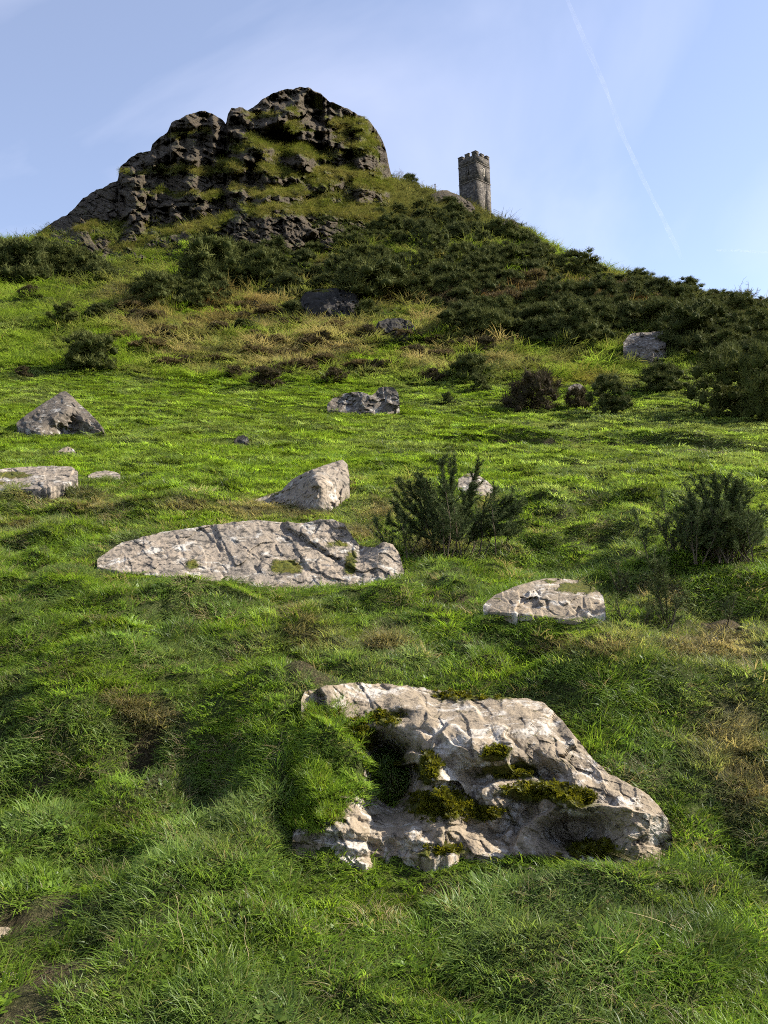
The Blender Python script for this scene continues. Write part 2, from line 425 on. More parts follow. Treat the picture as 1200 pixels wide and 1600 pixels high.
_lu0, _lu1, _ls0, _ls1 = _ur[0], _ur[-1], math.log(_sr[0]), math.log(_sr[-1])
def _bil(A, x, y):
    s = np.maximum(np.asarray(y, float) + APEX, _sr[0])
    i = np.clip((np.log(s) - _ls0) / (_ls1 - _ls0) * (NR - 1), 0, NR - 1.001)
    j = np.clip((np.asarray(x, float) / s - _lu0) / (_lu1 - _lu0) * (NC - 1), 0, NC - 1.001)
    i0 = i.astype(int); j0 = j.astype(int); a = i - i0; b = j - j0
    return (A[i0, j0] * (1 - a) * (1 - b) + A[i0 + 1, j0] * a * (1 - b) + A[i0, j0 + 1] * (1 - a) * b + A[i0 + 1, j0 + 1] * a * b)
def H(x, y):
    return _bil(TZ, x, y)
def hit(px, py, dmax=260.0):
    """where the sight line through a pixel first meets the ground"""
    px = np.atleast_1d(np.asarray(px, float)); py = np.atleast_1d(np.asarray(py, float))
    v = rays(px, py); v = v / v[:, 1:2]
    ds = np.exp(np.linspace(math.log(1.6), math.log(dmax), 900))
    out = np.full(len(px), dmax)
    for k in range(0, len(px), 4000):
        vv = v[k:k + 4000]
        p = CAM + vv[:, None, :] * ds[None, :, None]
        below = p[..., 2] < H(p[..., 0], p[..., 1])
        idx = np.argmax(below, axis=1); ok = below.any(axis=1)
        i1 = np.maximum(idx, 1)
        lo, hi = ds[i1 - 1].copy(), ds[i1].copy()
        for _ in range(12):
            mid = 0.5 * (lo + hi); q = CAM + vv * mid[:, None]
            b = q[:, 2] < H(q[:, 0], q[:, 1])
            hi = np.where(b, mid, hi); lo = np.where(b, lo, mid)
        out[k:k + 4000] = np.where(ok, hi, dmax)
    return CAM + v * out[:, None]

# hummocks, hollows and the lumpy turf
_base = TZ.copy()
_d = np.maximum(TY, 2.0)
_amp = np.interp(_d, [2, 6, 14, 25, 42, 55, 80, 140], [0.06, 0.11, 0.13, 0.08, 0.14, 0.5, 0.9, 0.8])
_qx, _qy = project(np.stack([TX, TY, TZ], -1).reshape(-1, 3))
_qx = _qx.reshape(TX.shape); _qy = _qy.reshape(TX.shape)
_damp = np.zeros_like(TX)
for (xa, xb, ya, yb_) in [(575,1070,1060,1390),(140,640,800,935),(745,950,895,985),(395,550,715,805),(-70,190,695,770),(20,170,605,690),(505,630,600,655),(710,785,735,780)]:
    _damp = np.maximum(_damp, sstep(xa - 25, xa + 10, _qx) * sstep(xb + 25, xb - 10, _qx) * sstep(ya - 25, ya + 5, _qy) * sstep(yb_ + 20, yb_ - 10, _qy))
_damp = np.maximum(_damp, sstep(660, 700, _qx) * sstep(850, 800, _qx) * sstep(360, 340, _qy) * (_d > 90))
_amp = _amp * (1 - 0.85 * _damp)
TZ = TZ + _amp * 0.55 * fbm2(TX / 0.85, TY / 1.0, 3, 1) * sstep(45, 20, _d)
_bil0 = np.abs(perlin2(TX / 0.62 + .3 * fbm2(TX / .5, TY / .5, 2, 13), TY / 0.55, 11)) + .5 * np.abs(perlin2(TX / 0.3, TY / 0.27, 12))
TZ = TZ + (_bil0 - .3) * np.interp(_d, [2, 4, 7, 12, 16, 30], [.06, .10, .20, .26, .15, .07]) * (1 - .9 * _damp) * sstep(55, 25, _d)
TZ = TZ + _amp * 1.1 * fbm2(TX / 2.4, TY / 2.0, 3, 2) * sstep(3, 8, _d) * sstep(70, 30, _d)
TZ = TZ + _amp * 1.0 * fbm2(TX / 7.0, TY / 5.5, 4, 5) * sstep(30, 60, _d)
TZ = TZ + 0.045 * fbm2(TX / 0.9, TY / 0.45, 3, 8) * sstep(9, 14, _d) * sstep(70, 40, _d) * (1 - _damp)
# sharp sheep-worn lips on the meadow
_lip = np.abs(fbm2(TX / 3.2, TY / 1.2, 3, 9))
TZ = TZ - 0.17 * np.exp(-(_lip / 0.05) ** 2) * sstep(14, 22, _d) * sstep(60, 40, _d)
BUMPS = [ # px, py, radius across (m), radius along (m), height (m)
 (390,1120,.42,.40,.16),(330,1215,.35,.30,.06),(90,1120,.5,.4,.10),(190,1060,.6,.4,.10),(230,1180,.18,.22,-.16),(150,1330,.3,.25,-.07),
 (470,1010,.30,.28,.14),(500,1050,.25,.2,-.06),(60,1210,.25,.2,-.14),(30,1000,.6,.4,.08),(300,940,.7,.3,.10),(100,930,.6,.3,.08),
 (850,1000,.55,.35,.16),(930,1040,.40,.30,.12),(840,1035,.25,.2,-.08),(1050,1100,.45,.3,.13),(1160,1110,.4,.4,.10),(1130,1200,.4,.3,.05),
 (900,870,.55,.4,.20),(850,880,.35,.3,-.15),(860,800,.5,.45,.18),(930,800,.5,.4,.16),(1010,800,.5,.4,.2),(950,850,.6,.5,.18),(1000,850,.5,.4,.15),(870,840,.4,.3,-.10),
 (1100,960,.5,.3,-.18),(1180,960,.5,.3,-.15),(1050,890,.5,.35,.12),(620,930,.4,.3,.10),(580,1000,.4,.3,.08),(690,960,.25,.2,-.06),
 (60,800,.7,.5,.14),(220,800,.6,.4,.12),(330,790,.7,.4,.12),(240,850,.5,.3,.08),(600,800,.6,.5,.15),(380,690,.7,.7,.15),
 (600,1400,.35,.25,-.04),(690,1400,.2,.12,-.05),(850,1440,.5,.3,.07),(450,1430,.6,.35,.08),(1050,1400,.4,.3,.06),(1100,1500,.4,.3,.05),(300,1520,.4,.3,.05),(60,1480,.35,.2,-.05),
]
_bp = hit([b[0] for b in BUMPS], [b[1] for b in BUMPS])
for (bx, by, bz), (_, _, ra, rl, hh) in zip(_bp, BUMPS):
    TZ = TZ + 1.4 * hh * np.exp(-((TX - bx) / ra) ** 2 - ((TY - by) / rl) ** 2)
# the worn track crossing the meadow on the right
def _track(pts, width, depth):
    global TZ
    q = hit([p[0] for p in pts], [p[1] for p in pts])
    o = np.argsort(q[:, 0]); yc = np.interp(TX, q[o, 0], q[o, 1])
    m = sstep(q[o[0], 0], q[o[0], 0] + 4, TX)
    w = fbm2(TX / 2.5, TY / 2.5, 2, 31)
    dd = TY - yc + w * 0.5
    TZ = TZ + m * (-depth * np.exp(-(dd / width) ** 2) + depth * 0.9 * np.exp(-((dd - 1.6 * width) / width) ** 2))
_track([(640,690),(800,688),(950,694),(1080,700),(1200,706),(1330,712)], 0.55, 0.34)
_track([(640,682),(800,680),(950,684),(1080,690),(1200,694),(1330,700)], 0.4, 0.2)

# ------------------------------------------------------------------ ground cover colours by place
GREEN = np.array([0.150, 0.236, 0.024]); LUSH = np.array([0.092, 0.188, 0.018]); YELLOW = np.array([0.162, 0.212, 0.064])
STRAW = np.array([0.27, 0.23, 0.12]); RUST = np.array([0.12, 0.062, 0.03]); OLIVE = np.array([0.092, 0.098, 0.036]); EARTH = np.array([0.105, 0.072, 0.046])
def blob(px, py, cx, cy, rx, ry):
    return np.exp(-((px - cx) / rx) ** 2 - ((py - cy) / ry) ** 2)
EARTH_SPOTS = [(60,1535,95,50),(25,1440,70,28),(115,1415,58,24),(225,1180,32,58),(170,1480,60,26),(30,1590,60,30),(475,1040,26,9),(690,1385,40,12),(60,1220,35,18),(300,1420,50,18),
               (500,1060,20,6),(870,805,40,6),(960,697,90,4.5),(1130,704,90,4),(830,690,80,3.5),(250,1140,30,14),(720,940,12,14),(1010,865,20,5),(1130,975,60,12),(760,1370,30,9)]
STRAW_SPOTS = [(470,985,55,30),(230,1125,40,22),(400,795,60,16),(70,775,60,14),(1110,1010,80,35),(1150,1150,60,60),(960,1010,60,25),(480,800,60,10),
               (590,800,40,20),(690,850,40,18),(560,830,25,16),(150,790,40,14),(1030,930,40,25),(1180,1230,40,40),(600,1000,40,15),(760,790,25,10),(200,1100,30,15),
               (30,820,30,10),(300,790,50,8),(880,1010,50,15),(640,770,20,20),(540,760,12,20)]
def cover(P):
    """colour and weights of the ground cover at places P (n,3)"""
    px, py = project(P)
    x, y = P[:, 0], P[:, 1]
    d = y
    n1 = fbm2(x / 3.0, y / 3.0, 3, 40); n2 = fbm2(x / 0.7, y / 0.7, 3, 41); n3 = fbm2(x / 9.0, y / 9.0, 3, 42)
    nl = np.where(d < 16, n2, n1)
    lush = np.clip(0.5 + 1.0 * nl, 0, 1) * sstep(14, 7, d)
    yel = np.clip(0.25 + 0.8 * nl + 0.35 * n3, 0, 1) * sstep(7, 22, d) + np.clip(0.22 + 0.8 * nl, 0, 0.8) * sstep(22, 7, d)
    yel = np.clip(yel + 0.35 * sstep(700, 1100, px) * sstep(880, 800, py), 0, 1)
    straw = np.zeros_like(px)
    for s in STRAW_SPOTS:
        straw = np.maximum(straw, blob(px, py, *s))
    straw = straw * np.clip(0.75 + 0.9 * n2, 0, 1.2)
    # rough dry grass on the steep slope
    band = sstep(600, 560, py) * sstep(420, 470, py) * sstep(90, 220, px) * sstep(960, 780, px)
    straw = np.maximum(straw, band * np.clip(0.42 + 0.75 * n1 + 0.5 * n3, 0, 1))
    olive = sstep(610, 540, py) * np.clip(0.45 + 0.7 * n1, 0, 1) * sstep(-20, 160, px)
    olive = np.maximum(olive, sstep(400, 350, py))
    rust = np.zeros_like(px)
    for s in [(900,462,130,28),(1120,490,110,20),(780,470,80,25),(650,440,60,30),(1010,470,80,30),(560,420,60,20),(330,480,90,25),(900,600,60,20),(1200,520,60,40)]:
        rust = np.maximum(rust, blob(px, py, *s))
    rust *= np.clip(0.5 + 0.9 * n1, 0, 1)
    earth = np.zeros_like(px)
    for s in EARTH_SPOTS:
        earth = np.maximum(earth, blob(px, py, *s))
    earth = np.clip(earth * (1.0 + 0.9 * n2), 0, 1)
    c = GREEN[None, :] * np.ones((len(px), 1))
    for w, k in ((lush, LUSH), (yel, YELLOW), (olive, OLIVE), (straw, STRAW), (rust, RUST)):
        w = np.clip(w, 0, 1)[:, None]
        c = c * (1 - w) + k[None, :] * w
    return c, earth, np.clip(straw, 0, 1), np.clip(rust, 0, 1), px, py

# ------------------------------------------------------------------ rocks seen in relief: outline, depth and broken facets
ROCK_DEPTH = []
ROCK_MASKS = []     # (top curve, bottom curve, depth lookup) so that turf does not grow through stone
def facet_field(U, V, n, seed, amp, tilt, stretch=(1, 1), ang=0.0, crack=0.0, crack_w=0.03, warp=0.06, soft=1):
    r = np.random.default_rng(seed)
    ca, sa = math.cos(ang), math.sin(ang)
    wu = U + warp * fbm2(U * 5, V * 5, 3, seed); wv = V + warp * fbm2(U * 5 + 9, V * 5, 3, seed + 1)
    a = (wu * ca + wv * sa) * stretch[0]; b = (-wu * sa + wv * ca) * stretch[1]
    a0, a1, b0, b1 = a.min(), a.max(), b.min(), b.max()
    S = np.stack([r.uniform(a0, a1, n), r.uniform(b0, b1, n)], 1)
    hh = r.normal(0, amp, n); ga = r.normal(0, tilt, n); gb = r.normal(0, tilt, n)
    q = np.stack([a.ravel(), b.ravel()], 1)
    out = np.empty(len(q)); edge = np.empty(len(q)); ids = np.empty(len(q), int)
    for i in range(0, len(q), 20000):
        c = q[i:i + 20000]
        d2 = (c[:, None, 0] - S[None, :, 0]) ** 2 + (c[:, None, 1] - S[None, :, 1]) ** 2
        k = np.argpartition(d2, 1, axis=1)[:, :2]
        dd = np.take_along_axis(d2, k, 1); sw = dd[:, 0] > dd[:, 1]
        k1 = np.where(sw, k[:, 1], k[:, 0]); k2 = np.where(sw, k[:, 0], k[:, 1])
        f1 = np.sqrt(dd.min(1)); f2 = np.sqrt(dd.max(1))
        p = c - S[k1]
        out[i:i + 20000] = hh[k1] + ga[k1] * p[:, 0] + gb[k1] * p[:, 1]
        edge[i:i + 20000] = f2 - f1; ids[i:i + 20000] = k1
    out = (out + crack * np.exp(-(edge / crack_w) ** 2)).reshape(U.shape)
    for _ in range(soft):
        q_ = np.pad(out, 1, 'edge'); out = (q_[:-2, 1:-1] + q_[2:, 1:-1] + q_[1:-1, :-2] + q_[1:-1, 2:] + 2 * out) / 6
    return out, edge.reshape(U.shape), ids.reshape(U.shape), S

def relief(name, top, bot, ctrl, nx, ny, facets=(), rough=(), mat=None, back=0.5, drop=0.6, under=6, moss=None, jit=1.5, seed=0, mask=True, extra=None, maskbot=None):
    """a rock whose visible outline runs between the curves TOP and BOT; CTRL gives the distance of points on its face"""
    x0 = max(min(p[0] for p in top), min(p[0] for p in bot)); x1 = min(max(p[0] for p in top), max(p[0] for p in bot))
    cx = np.linspace(x0, x1, nx)
    yt = curve(top, cx) + jit * fbm2(cx / 14.0, cx * 0 + seed, 4, seed)
    yb = curve(bot, cx) + under
    yt = np.minimum(yt, yb - 1.0)
    v = np.linspace(0, 1, ny)[:, None]
    PX = np.broadcast_to(cx[None, :], (ny, nx)); PY = yb[None, :] * (1 - v) + yt[None, :] * v
    sc = max(x1 - x0, 1.0)
    c = np.array(ctrl, float)
    T = TPS(c[:, :2] / sc, c[:, 2], 1e-5)
    D = T(PX / sc, PY / sc)
    U, V = PX / sc, PY / sc
    edge = np.ones_like(D)
    for k, f in enumerate(facets):
        o, e, _, _ = facet_field(U - U.min(), V - V.min(), seed=seed * 7 + k * 13 + 1, **f)
        D = D + o; edge = np.minimum(edge, e * 1.0)
    for wl, am in rough:
        D = D + am * fbm2(PX / wl, PY / wl, 4, seed + int(wl))
    if extra is not None:
        D = D + extra(PX, PY)
    P = at(PX, PY, D)
    nb = 7; sk = drop * .3
    dirv = P[-1] - CAM; dirv[:, 2] = 0; dirv /= np.linalg.norm(dirv, axis=1)[:, None]
    rows = [(P[0] + dirv * sk * .15 * k - np.array([0, 0, sk * k]))[None] for k in (3, 2, 1)] + [P]
    for k in range(1, nb + 1):
        s = k / nb
        rows.append((P[-1] + dirv * back * s + np.array([0, 0, -1.0]) * drop * s ** 1.6)[None])
    A = np.concatenate(rows, 0)
    me = new_mesh(name, A.reshape(-1, 3), grid_quads(A.shape[0], nx))
    nrm = grid_normals(A)
    up = np.abs(nrm[..., 2]) * np.sign(nrm[..., 2] + 1e-9)
    mo = np.zeros(A.shape[:2])
    if moss is not None:
        mo[3:ny + 3] = moss(PX, PY, nrm[3:ny + 3], edge)
        mo[ny + 3:] = mo[ny + 2][None] * 0.6 + 0.1
    attr(me, 'moss', mo.ravel())
    o = link(name, me, mat)
    if mask:
        ROCK_MASKS.append((cx, yt, np.minimum(yb - under, maskbot(cx)) if maskbot else yb - under, P[0, :, 1], P[-1, :, 1] + back * 0.8))
        ROCK_DEPTH.append((cx, yt, yb, P[..., 1].copy()))
    return o, dict(P=P, N=nrm[3:ny + 3], moss=mo[3:ny + 3], PX=PX, PY=PY)
def gd(px, py):
    return float(hit([px], [py])[0, 1])
def moss_fn(spots, crev=0.0, up=0.0, base=0.0):
    def f(PX, PY, nrm, edge):
        m = np.full(PX.shape, base)
        for (x, y, rx, ry, s) in spots:
            m = np.maximum(m, s * blob(PX, PY, x, y, rx, ry))
        m = m + crev * np.exp(-(edge / 0.02) ** 2)
        m = m + up * sstep(0.75, 0.95, nrm[..., 2])
        return m
    return f

# ------------------------------------------------------------------ the tor
SKY = [(30,398),(50,380),(62,362),(84,346),(107,334),(128,312),(144,300),(165,291),(184,281),(187,262),(205,245),(220,238),(235,236),(238,224),(262,206),(268,191),(290,181),(305,175),(320,173),
       (335,179),(347,187),(353,194),(356,178),(362,169),(375,167),(386,173),(398,166),(408,156),(425,147),(437,141),(455,139),(469,136),(486,138),(501,147),(515,158),(532,165),(545,171),(562,180),(576,188),(588,203),(598,220),
       (604,238),(608,260),(613,278),(628,287),(645,296),(662,303)]
FOOT = [(30,410),(120,412),(200,412),(300,410),(420,405),(500,400),(560,392),(610,375),(640,345),(662,320)]
tnx, tny = 520, 280
tcx = np.linspace(30, 662, tnx)
tyt = curve(SKY, tcx) + 1.6 * fbm2(tcx / 11.0, tcx * 0 + 3.3, 4, 77); tyb = curve(FOOT, tcx)
tv = np.linspace(0, 1, tny)[:, None]
TPX = np.broadcast_to(tcx[None], (tny, tnx)); TPY = tyb[None] * (1 - tv) + tyt[None] * tv
dfoot = hit(tcx, tyb)[:, 1]
dfoot = np.convolve(np.pad(dfoot, 20, 'edge'), np.ones(41) / 41, 'valid')
dtop = curve([(30,103),(62,106),(150,112),(230,117),(320,120),(376,123),(470,126),(560,128),(600,131),(640,140),(662,146)], tcx)
LEDGES = [([(170,395),(256,364),(320,356),(384,333),(459,322),(540,327),(610,345)], 17, 6.0),
          ([(225,306),(290,305),(350,308)], 7, 3.0), ([(345,226),(400,224),(440,230),(530,246)], 20, 6.0),
          ([(470,280),(540,272),(600,288),(650,308)], 26, 6.0), ([(185,268),(240,266),(300,264),(352,266)], 9, 2.5),
          ([(430,302),(480,300),(525,292)], 8, 3.0), ([(325,266),(380,256),(430,264),(475,274)], 14, 4.5),
          ([(355,290),(400,303),(455,306)], 9, 3.0), ([(505,190),(550,196),(590,225)], 14, 2.5),
          ([(380,180),(430,178),(480,172)], 7, 1.5), ([(255,215),(300,205),(345,212)], 7, 1.6), ([(90,372),(150,352),(220,346)], 8, 1.5),
          ([(400,205),(450,200),(505,208)], 7, 1.6), ([(540,232),(580,240),(606,262)], 10, 2.0)]
step = np.zeros_like(TPX); gmask = np.zeros_like(TPX)
wob = 7.0 * fbm2(TPX / 22.0, TPY / 30.0, 4, 55)
for pts, w, A in LEDGES:
    ly = curve(pts, TPX) + wob
    xa, xb = pts[0][0], pts[-1][0]
    win = sstep(xa - 8, xa + 25, TPX) * sstep(xb + 8, xb - 25, TPX)
    win = win * np.clip(.85 + .9 * fbm2(TPX / 45, TPY / 30 + xa, 3, 57), .3, 1.0)
    step += A * win * sstep(0.5 * w, -0.5 * w, TPY - ly)
    gmask = np.maximum(gmask, win * np.exp(-((TPY - ly) / (0.62 * w)) ** 2))
lin = (dtop - dfoot)[None] * (tyb[None] - TPY) / np.maximum(tyb - tyt, 1)[None]
tot = np.maximum(step[-1], 1e-3)
stepn = step * np.minimum(1.0, 0.75 * (dtop - dfoot) / tot)[None]
TD = dfoot[None] + stepn + ((dtop - dfoot) - stepn[-1])[None] * ((tyb[None] - TPY) / np.maximum(tyb - tyt, 1)[None])
u_, v_ = (TPX - 30) / 300.0, (TPY - 130) / 300.0
f1, e1, id1, _ = facet_field(u_, v_, 70, 501, 1.9, 11.0, (1, 1.6), 0.5, 1.6, 0.016, 0.08, 0)
f2, e2, id2, _ = facet_field(u_, v_, 480, 502, 1.0, 14.0, (1, 2.6), 0.5, 1.2, 0.007, 0.04, 0)
f3, e3, id3, _ = facet_field(u_, v_, 2000, 503, 0.42, 14.0, (1, 2.8), 0.5, 0.5, 0.0035, 0.02, 0)
calm = 1 - 0.8 * np.clip(gmask, 0, 1)
TD = TD + calm * (.40 * f1 + .36 * f2 + .5 * f3) * sstep(0.0, 0.05, tv) + 0.5 * fbm2(TPX / 12, TPY / 12, 4, 60)
# the standing tooth and the two bosses stand forward of the face behind them
TD = TD - 3.0 * sstep(1.0, 0.75, np.sqrt(((TPX - 376) / 24) ** 2 + ((TPY - 194) / 29) ** 2)) - 2.2 * sstep(1.0, 0.8, np.sqrt(((TPX - 300) / 48) ** 2 + ((TPY - 215) / 42) ** 2))
TD = TD - 2.0 * sstep(1.0, 0.8, np.sqrt(((TPX - 450) / 40) ** 2 + ((TPY - 178) / 34) ** 2))
TP = at(TPX, TPY, TD)
_dir = TP[-1] - CAM; _dir[:, 2] = 0; _dir /= np.linalg.norm(_dir, axis=1)[:, None]
_rows = [TP] + [(TP[-1] + _dir * 22 * s + np.array([0, 0, -1.0]) * 34 * s ** 1.7)[None] for s in np.linspace(0.06, 1, 14)]
TA = np.concatenate(_rows, 0)
TN = grid_normals(TA)
tg = np.zeros(TA.shape[:2])
patch = fbm2(TPX / 40, TPY / 25, 3, 61)
tg[:tny] = np.clip(0.92 * gmask + 0.25 * sstep(0.5, 0.85, TN[:tny, :, 2]) + 0.3 * patch + .06, 0, 1.2)
rightside = blob(TPX, TPY, 560, 205, 40, 38) * 0.45 + blob(TPX, TPY, 590, 330, 60, 30) * 0.6 + blob(TPX, TPY, 70, 372, 22, 14) * 0.4 + blob(TPX, TPY, 400, 285, 90, 40) * 0.12
tg[:tny] = np.clip(tg[:tny] + rightside, 0, 1.2); tg[tny:] = 0.7
quads = grid_quads(TA.shape[0], tnx)
qc = quads.mean(1)
qx = np.concatenate([TPX, np.broadcast_to(tcx, (14, tnx))], 0).ravel()[quads[:, 0]]
qy = np.concatenate([TPY, np.broadcast_to(tyt, (14, tnx))], 0).ravel()[quads[:, 0]]
zone = np.full(len(quads), 4)
zone[(qy < 232 + 0.05 * (qx - 400)) & (qx > 399)] = 0
zone[(qy < 220) & (qx >= 352) & (qx <= 399)] = 1
zone[(qy < 304) & (qx < 352) & (qx > 186)] = 2
zone[(qx <= 186)] = 3
tor = empty('rocky_tor', (float(TA[0, tnx // 2, 0]), float(TA[0, tnx // 2, 1]), float(TA[0, tnx // 2, 2])))
tag(tor, 'dark craggy rock tor with grassy ledges, the hill top left of the tower', 'rock outcrop')
flatA = TA.reshape(-1, 3); flatg = tg.ravel()
for z, (nm, lb) in enumerate([('summit_crag', 'rounded dark summit crag'), ('rock_tooth', 'upright dark block beside a cleft'), ('shoulder_crag', 'stepped dark shoulder crag'),
                              ('ridge_crag', 'long crag running down to the left'), ('lower_crag', 'lower crags with bright grass ledges')]):
    qq = quads[zone == z]
    ids = np.unique(qq); mp = np.zeros(len(flatA), int); mp[ids] = np.arange(len(ids))
    me = new_mesh(nm, flatA[ids] - np.array(tor.location), mp[qq])
    attr(me, 'grass', flatg[ids])
    c_ = link(nm, me, M_CRAG, tor); c_['label'] = lb

# ------------------------------------------------------------------ the tower
def box_arrays(x0, x1, y0, y1, z0, z1):
    v = [(x0, y0, z0), (x1, y0, z0), (x1, y1, z0), (x0, y1, z0), (x0, y0, z1), (x1, y0, z1), (x1, y1, z1), (x0, y1, z1)]
    q = [(0, 3, 2, 1), (4, 5, 6, 7), (0, 1, 5, 4), (1, 2, 6, 5), (2, 3, 7, 6), (3, 0, 4, 7)]
    return v, q
def boxes(name, lst, mat, parent, bevel=0.0):
    V, Q = [], []
    for b in lst:
        v, q = box_arrays(*b); n = len(V); V += v; Q += [tuple(i + n for i in f) for f in q]
    me = new_mesh(name, np.array(V), Q, smooth=False)
    o = link(name, me, mat, parent)
    if bevel:
        md = o.modifiers.new('bevel', 'BEVEL'); md.width = bevel; md.segments = 1
    return o
TW = 4.25
D_T = 163.0
corner_top = at(743.0, 234.5, D_T)
corner_x = at(746.0, 310.0, D_T)
tower = empty('church_tower', (float(corner_x[0]), D_T, 0), math.radians(46))
TB = float(at(746, 352, D_T)[2]); TT = float(corner_top[2])
tower.location.z = TB
TH = TT - TB
tag(tower, 'square grey stone church tower with battlements on the skyline', 'tower')
PAR = TH - 2.15; S2 = PAR - 3.35
WT = 0.55
def wall_with_window(name, face, u0, u1, z0, z1, wu0, wu1, wz0, wz1):
    """a wall WT thick with a real opening; FACE 'right' lies on y = 0, 'left' on x = 0"""
    cells = [(u0, wu0, z0, z1), (wu1, u1, z0, z1), (wu0, wu1, z0, wz0), (wu0, wu1, wz1, z1)]
    if face == 'right': return [(a, b, 0, WT, c, d) for a, b, c, d in cells]
    return [(0, WT, a, b, c, d) for a, b, c, d in cells]
wz0, wz1 = S2 + 1.35, S2 + 2.35
bl = wall_with_window('w', 'right', 0, TW, S2, PAR, 2.08, 2.34, wz0, wz1)
bl += [(0, TW, 0, WT, 1.6, S2)] if False else wall_with_window('w', 'right', 0, TW, 0, S2, 2.35, 2.72, 3.3, 3.72)
boxes('south_wall', bl, M_TOWER, tower)
bl = wall_with_window('w', 'left', WT, TW, S2, PAR, 1.75, 2.05, wz0, wz1) + [(0, WT, WT, TW, 0, S2)]
boxes('west_wall', bl, M_TOWER, tower)
boxes('east_wall', [(TW - WT, TW, WT, TW, 0, PAR)], M_TOWER, tower)
boxes('north_wall', [(WT, TW - WT, TW - WT, TW, 0, PAR)], M_TOWER, tower)
boxes('floor', [(WT, TW - WT, WT, TW - WT, PAR - 0.3, PAR - 0.05)], M_INNER_DARK, tower)
for (a, b, c, d, e, f) in [(2.0, 2.08, -0.03, 0.2, wz0 - 0.06, wz1 + 0.1), (2.34, 2.42, -0.03, 0.2, wz0 - 0.06, wz1 + 0.1)]:
    boxes('window_jamb', [(a - 0.12, b + 0.02, c, d, e, f)] if a < 2.2 else [(a - 0.02, b + 0.12, c, d, e, f)], M_PALE, tower)
boxes('window_head', [(1.86, 2.56, -0.035, 0.2, wz1 + 0.1, wz1 + 0.32)], M_PALE, tower)
boxes('window_sill', [(1.86, 2.56, -0.05, 0.2, wz0 - 0.22, wz0 - 0.06)], M_PALE, tower)
boxes('window_jamb', [(-0.03, 0.2, 1.62, 1.75, wz0, wz1 + 0.1)], M_TRIM, tower)
boxes('window_jamb', [(-0.03, 0.2, 2.05, 2.18, wz0, wz1 + 0.1)], M_TRIM, tower)
boxes('dark_inset', [(2.0, 2.42, 0.3, 0.34, wz0 - 0.05, wz1 + 0.05)], M_INNER_DARK, tower)  # flat plates, not slats: shade inside the three openings painted near-black
boxes('dark_inset', [(0.3, 0.34, 1.7, 2.1, wz0 - 0.05, wz1 + 0.05)], M_INNER_DARK, tower)
boxes('dark_inset', [(2.3, 2.8, 0.3, 0.34, 3.2, 3.8)], M_INNER_DARK, tower)
for zz in (PAR, S2):
    boxes('string_course', [(-0.10, TW + 0.10, -0.10, TW + 0.10, zz - 0.08, zz + 0.09)], M_TRIM, tower, 0.04)
PB = TH - 0.78
for b in [(0.0, TW, 0.0, 0.4, PAR + 0.1, PB), (0.0, 0.4, 0.4, TW, PAR + 0.1, PB), (TW - 0.4, TW, 0.4, TW, PAR + 0.1, PB), (0.4, TW - 0.4, TW - 0.4, TW, PAR + 0.1, PB)]:
    boxes('parapet', [b], M_TOWER, tower)
_mr = random.Random(4)
def merlon(x0, x1, y0, y1, h=0):
    boxes('merlon', [(x0 + 0.002, x1 - 0.002, y0 + 0.002, y1 - 0.002, PB - 0.02, TH - 0.1 + h)], M_TOWER, tower)
    boxes('coping', [(x0 - 0.06, x1 + 0.06, y0 - 0.06, y1 + 0.06, TH - 0.1 + h, TH + h)], M_TRIM, tower)
cw = 0.95
for cxm in (0, TW - cw):
    for cym in (0, TW - cw):
        merlon(cxm, cxm + cw, cym, cym + cw, _mr.uniform(-0.08, 0.1))
mid = TW / 2
for b in [(mid - .5, mid + .5, 0, .4), (mid - .5, mid + .5, TW - .4, TW), (0, .4, mid - .5, mid + .5), (TW - .4, TW, mid - .5, mid + .5)]:
    merlon(*b, _mr.uniform(-0.1, 0.05))

# ------------------------------------------------------------------ boulders
R2 = lambda *k: list(k)
# the big mossy rock in front
b0 = gd(760, 1348)
def fr_extra(PX, PY):
    e = 0.62 * np.clip(1.5 * blob(PX, PY, 614, 1216, 32, 50), 0, 1) + 0.22 * blob(PX, PY, 590, 1170, 22, 30) + .16 * blob(PX, PY, 628, 1118, 22, 10) + 0.34 * np.clip(1.4 * blob(PX, PY, 900, 1298, 46, 26), 0, 1) + 0.24 * blob(PX, PY, 800, 1212, 66, 16)
    # slanting ribs running down to the right
    s = (PX - 600) * 0.62 - (PY - 1130) * 0.78
    rib = np.abs(((s + 18 * fbm2(PX / 90, PY / 90, 3, 91)) / 62) % 1.0 - 0.5) * 2
    w = sstep(560, 620, PX) * sstep(960, 880, PX) * sstep(1090, 1140, PY)
    e = e + w * 0.05 * (1 - rib) ** 2
    # beds near the foot on the left
    bed = np.abs(((PY - 0.12 * PX + 9 * fbm2(PX / 60, PY / 60, 3, 92)) / 24) % 1.0 - 0.5) * 2
    e = e + sstep(1265, 1290, PY) * sstep(700, 620, PX) * 0.032 * bed
    return e
dtp = lambda x, y: gd(x, y) - 0.28
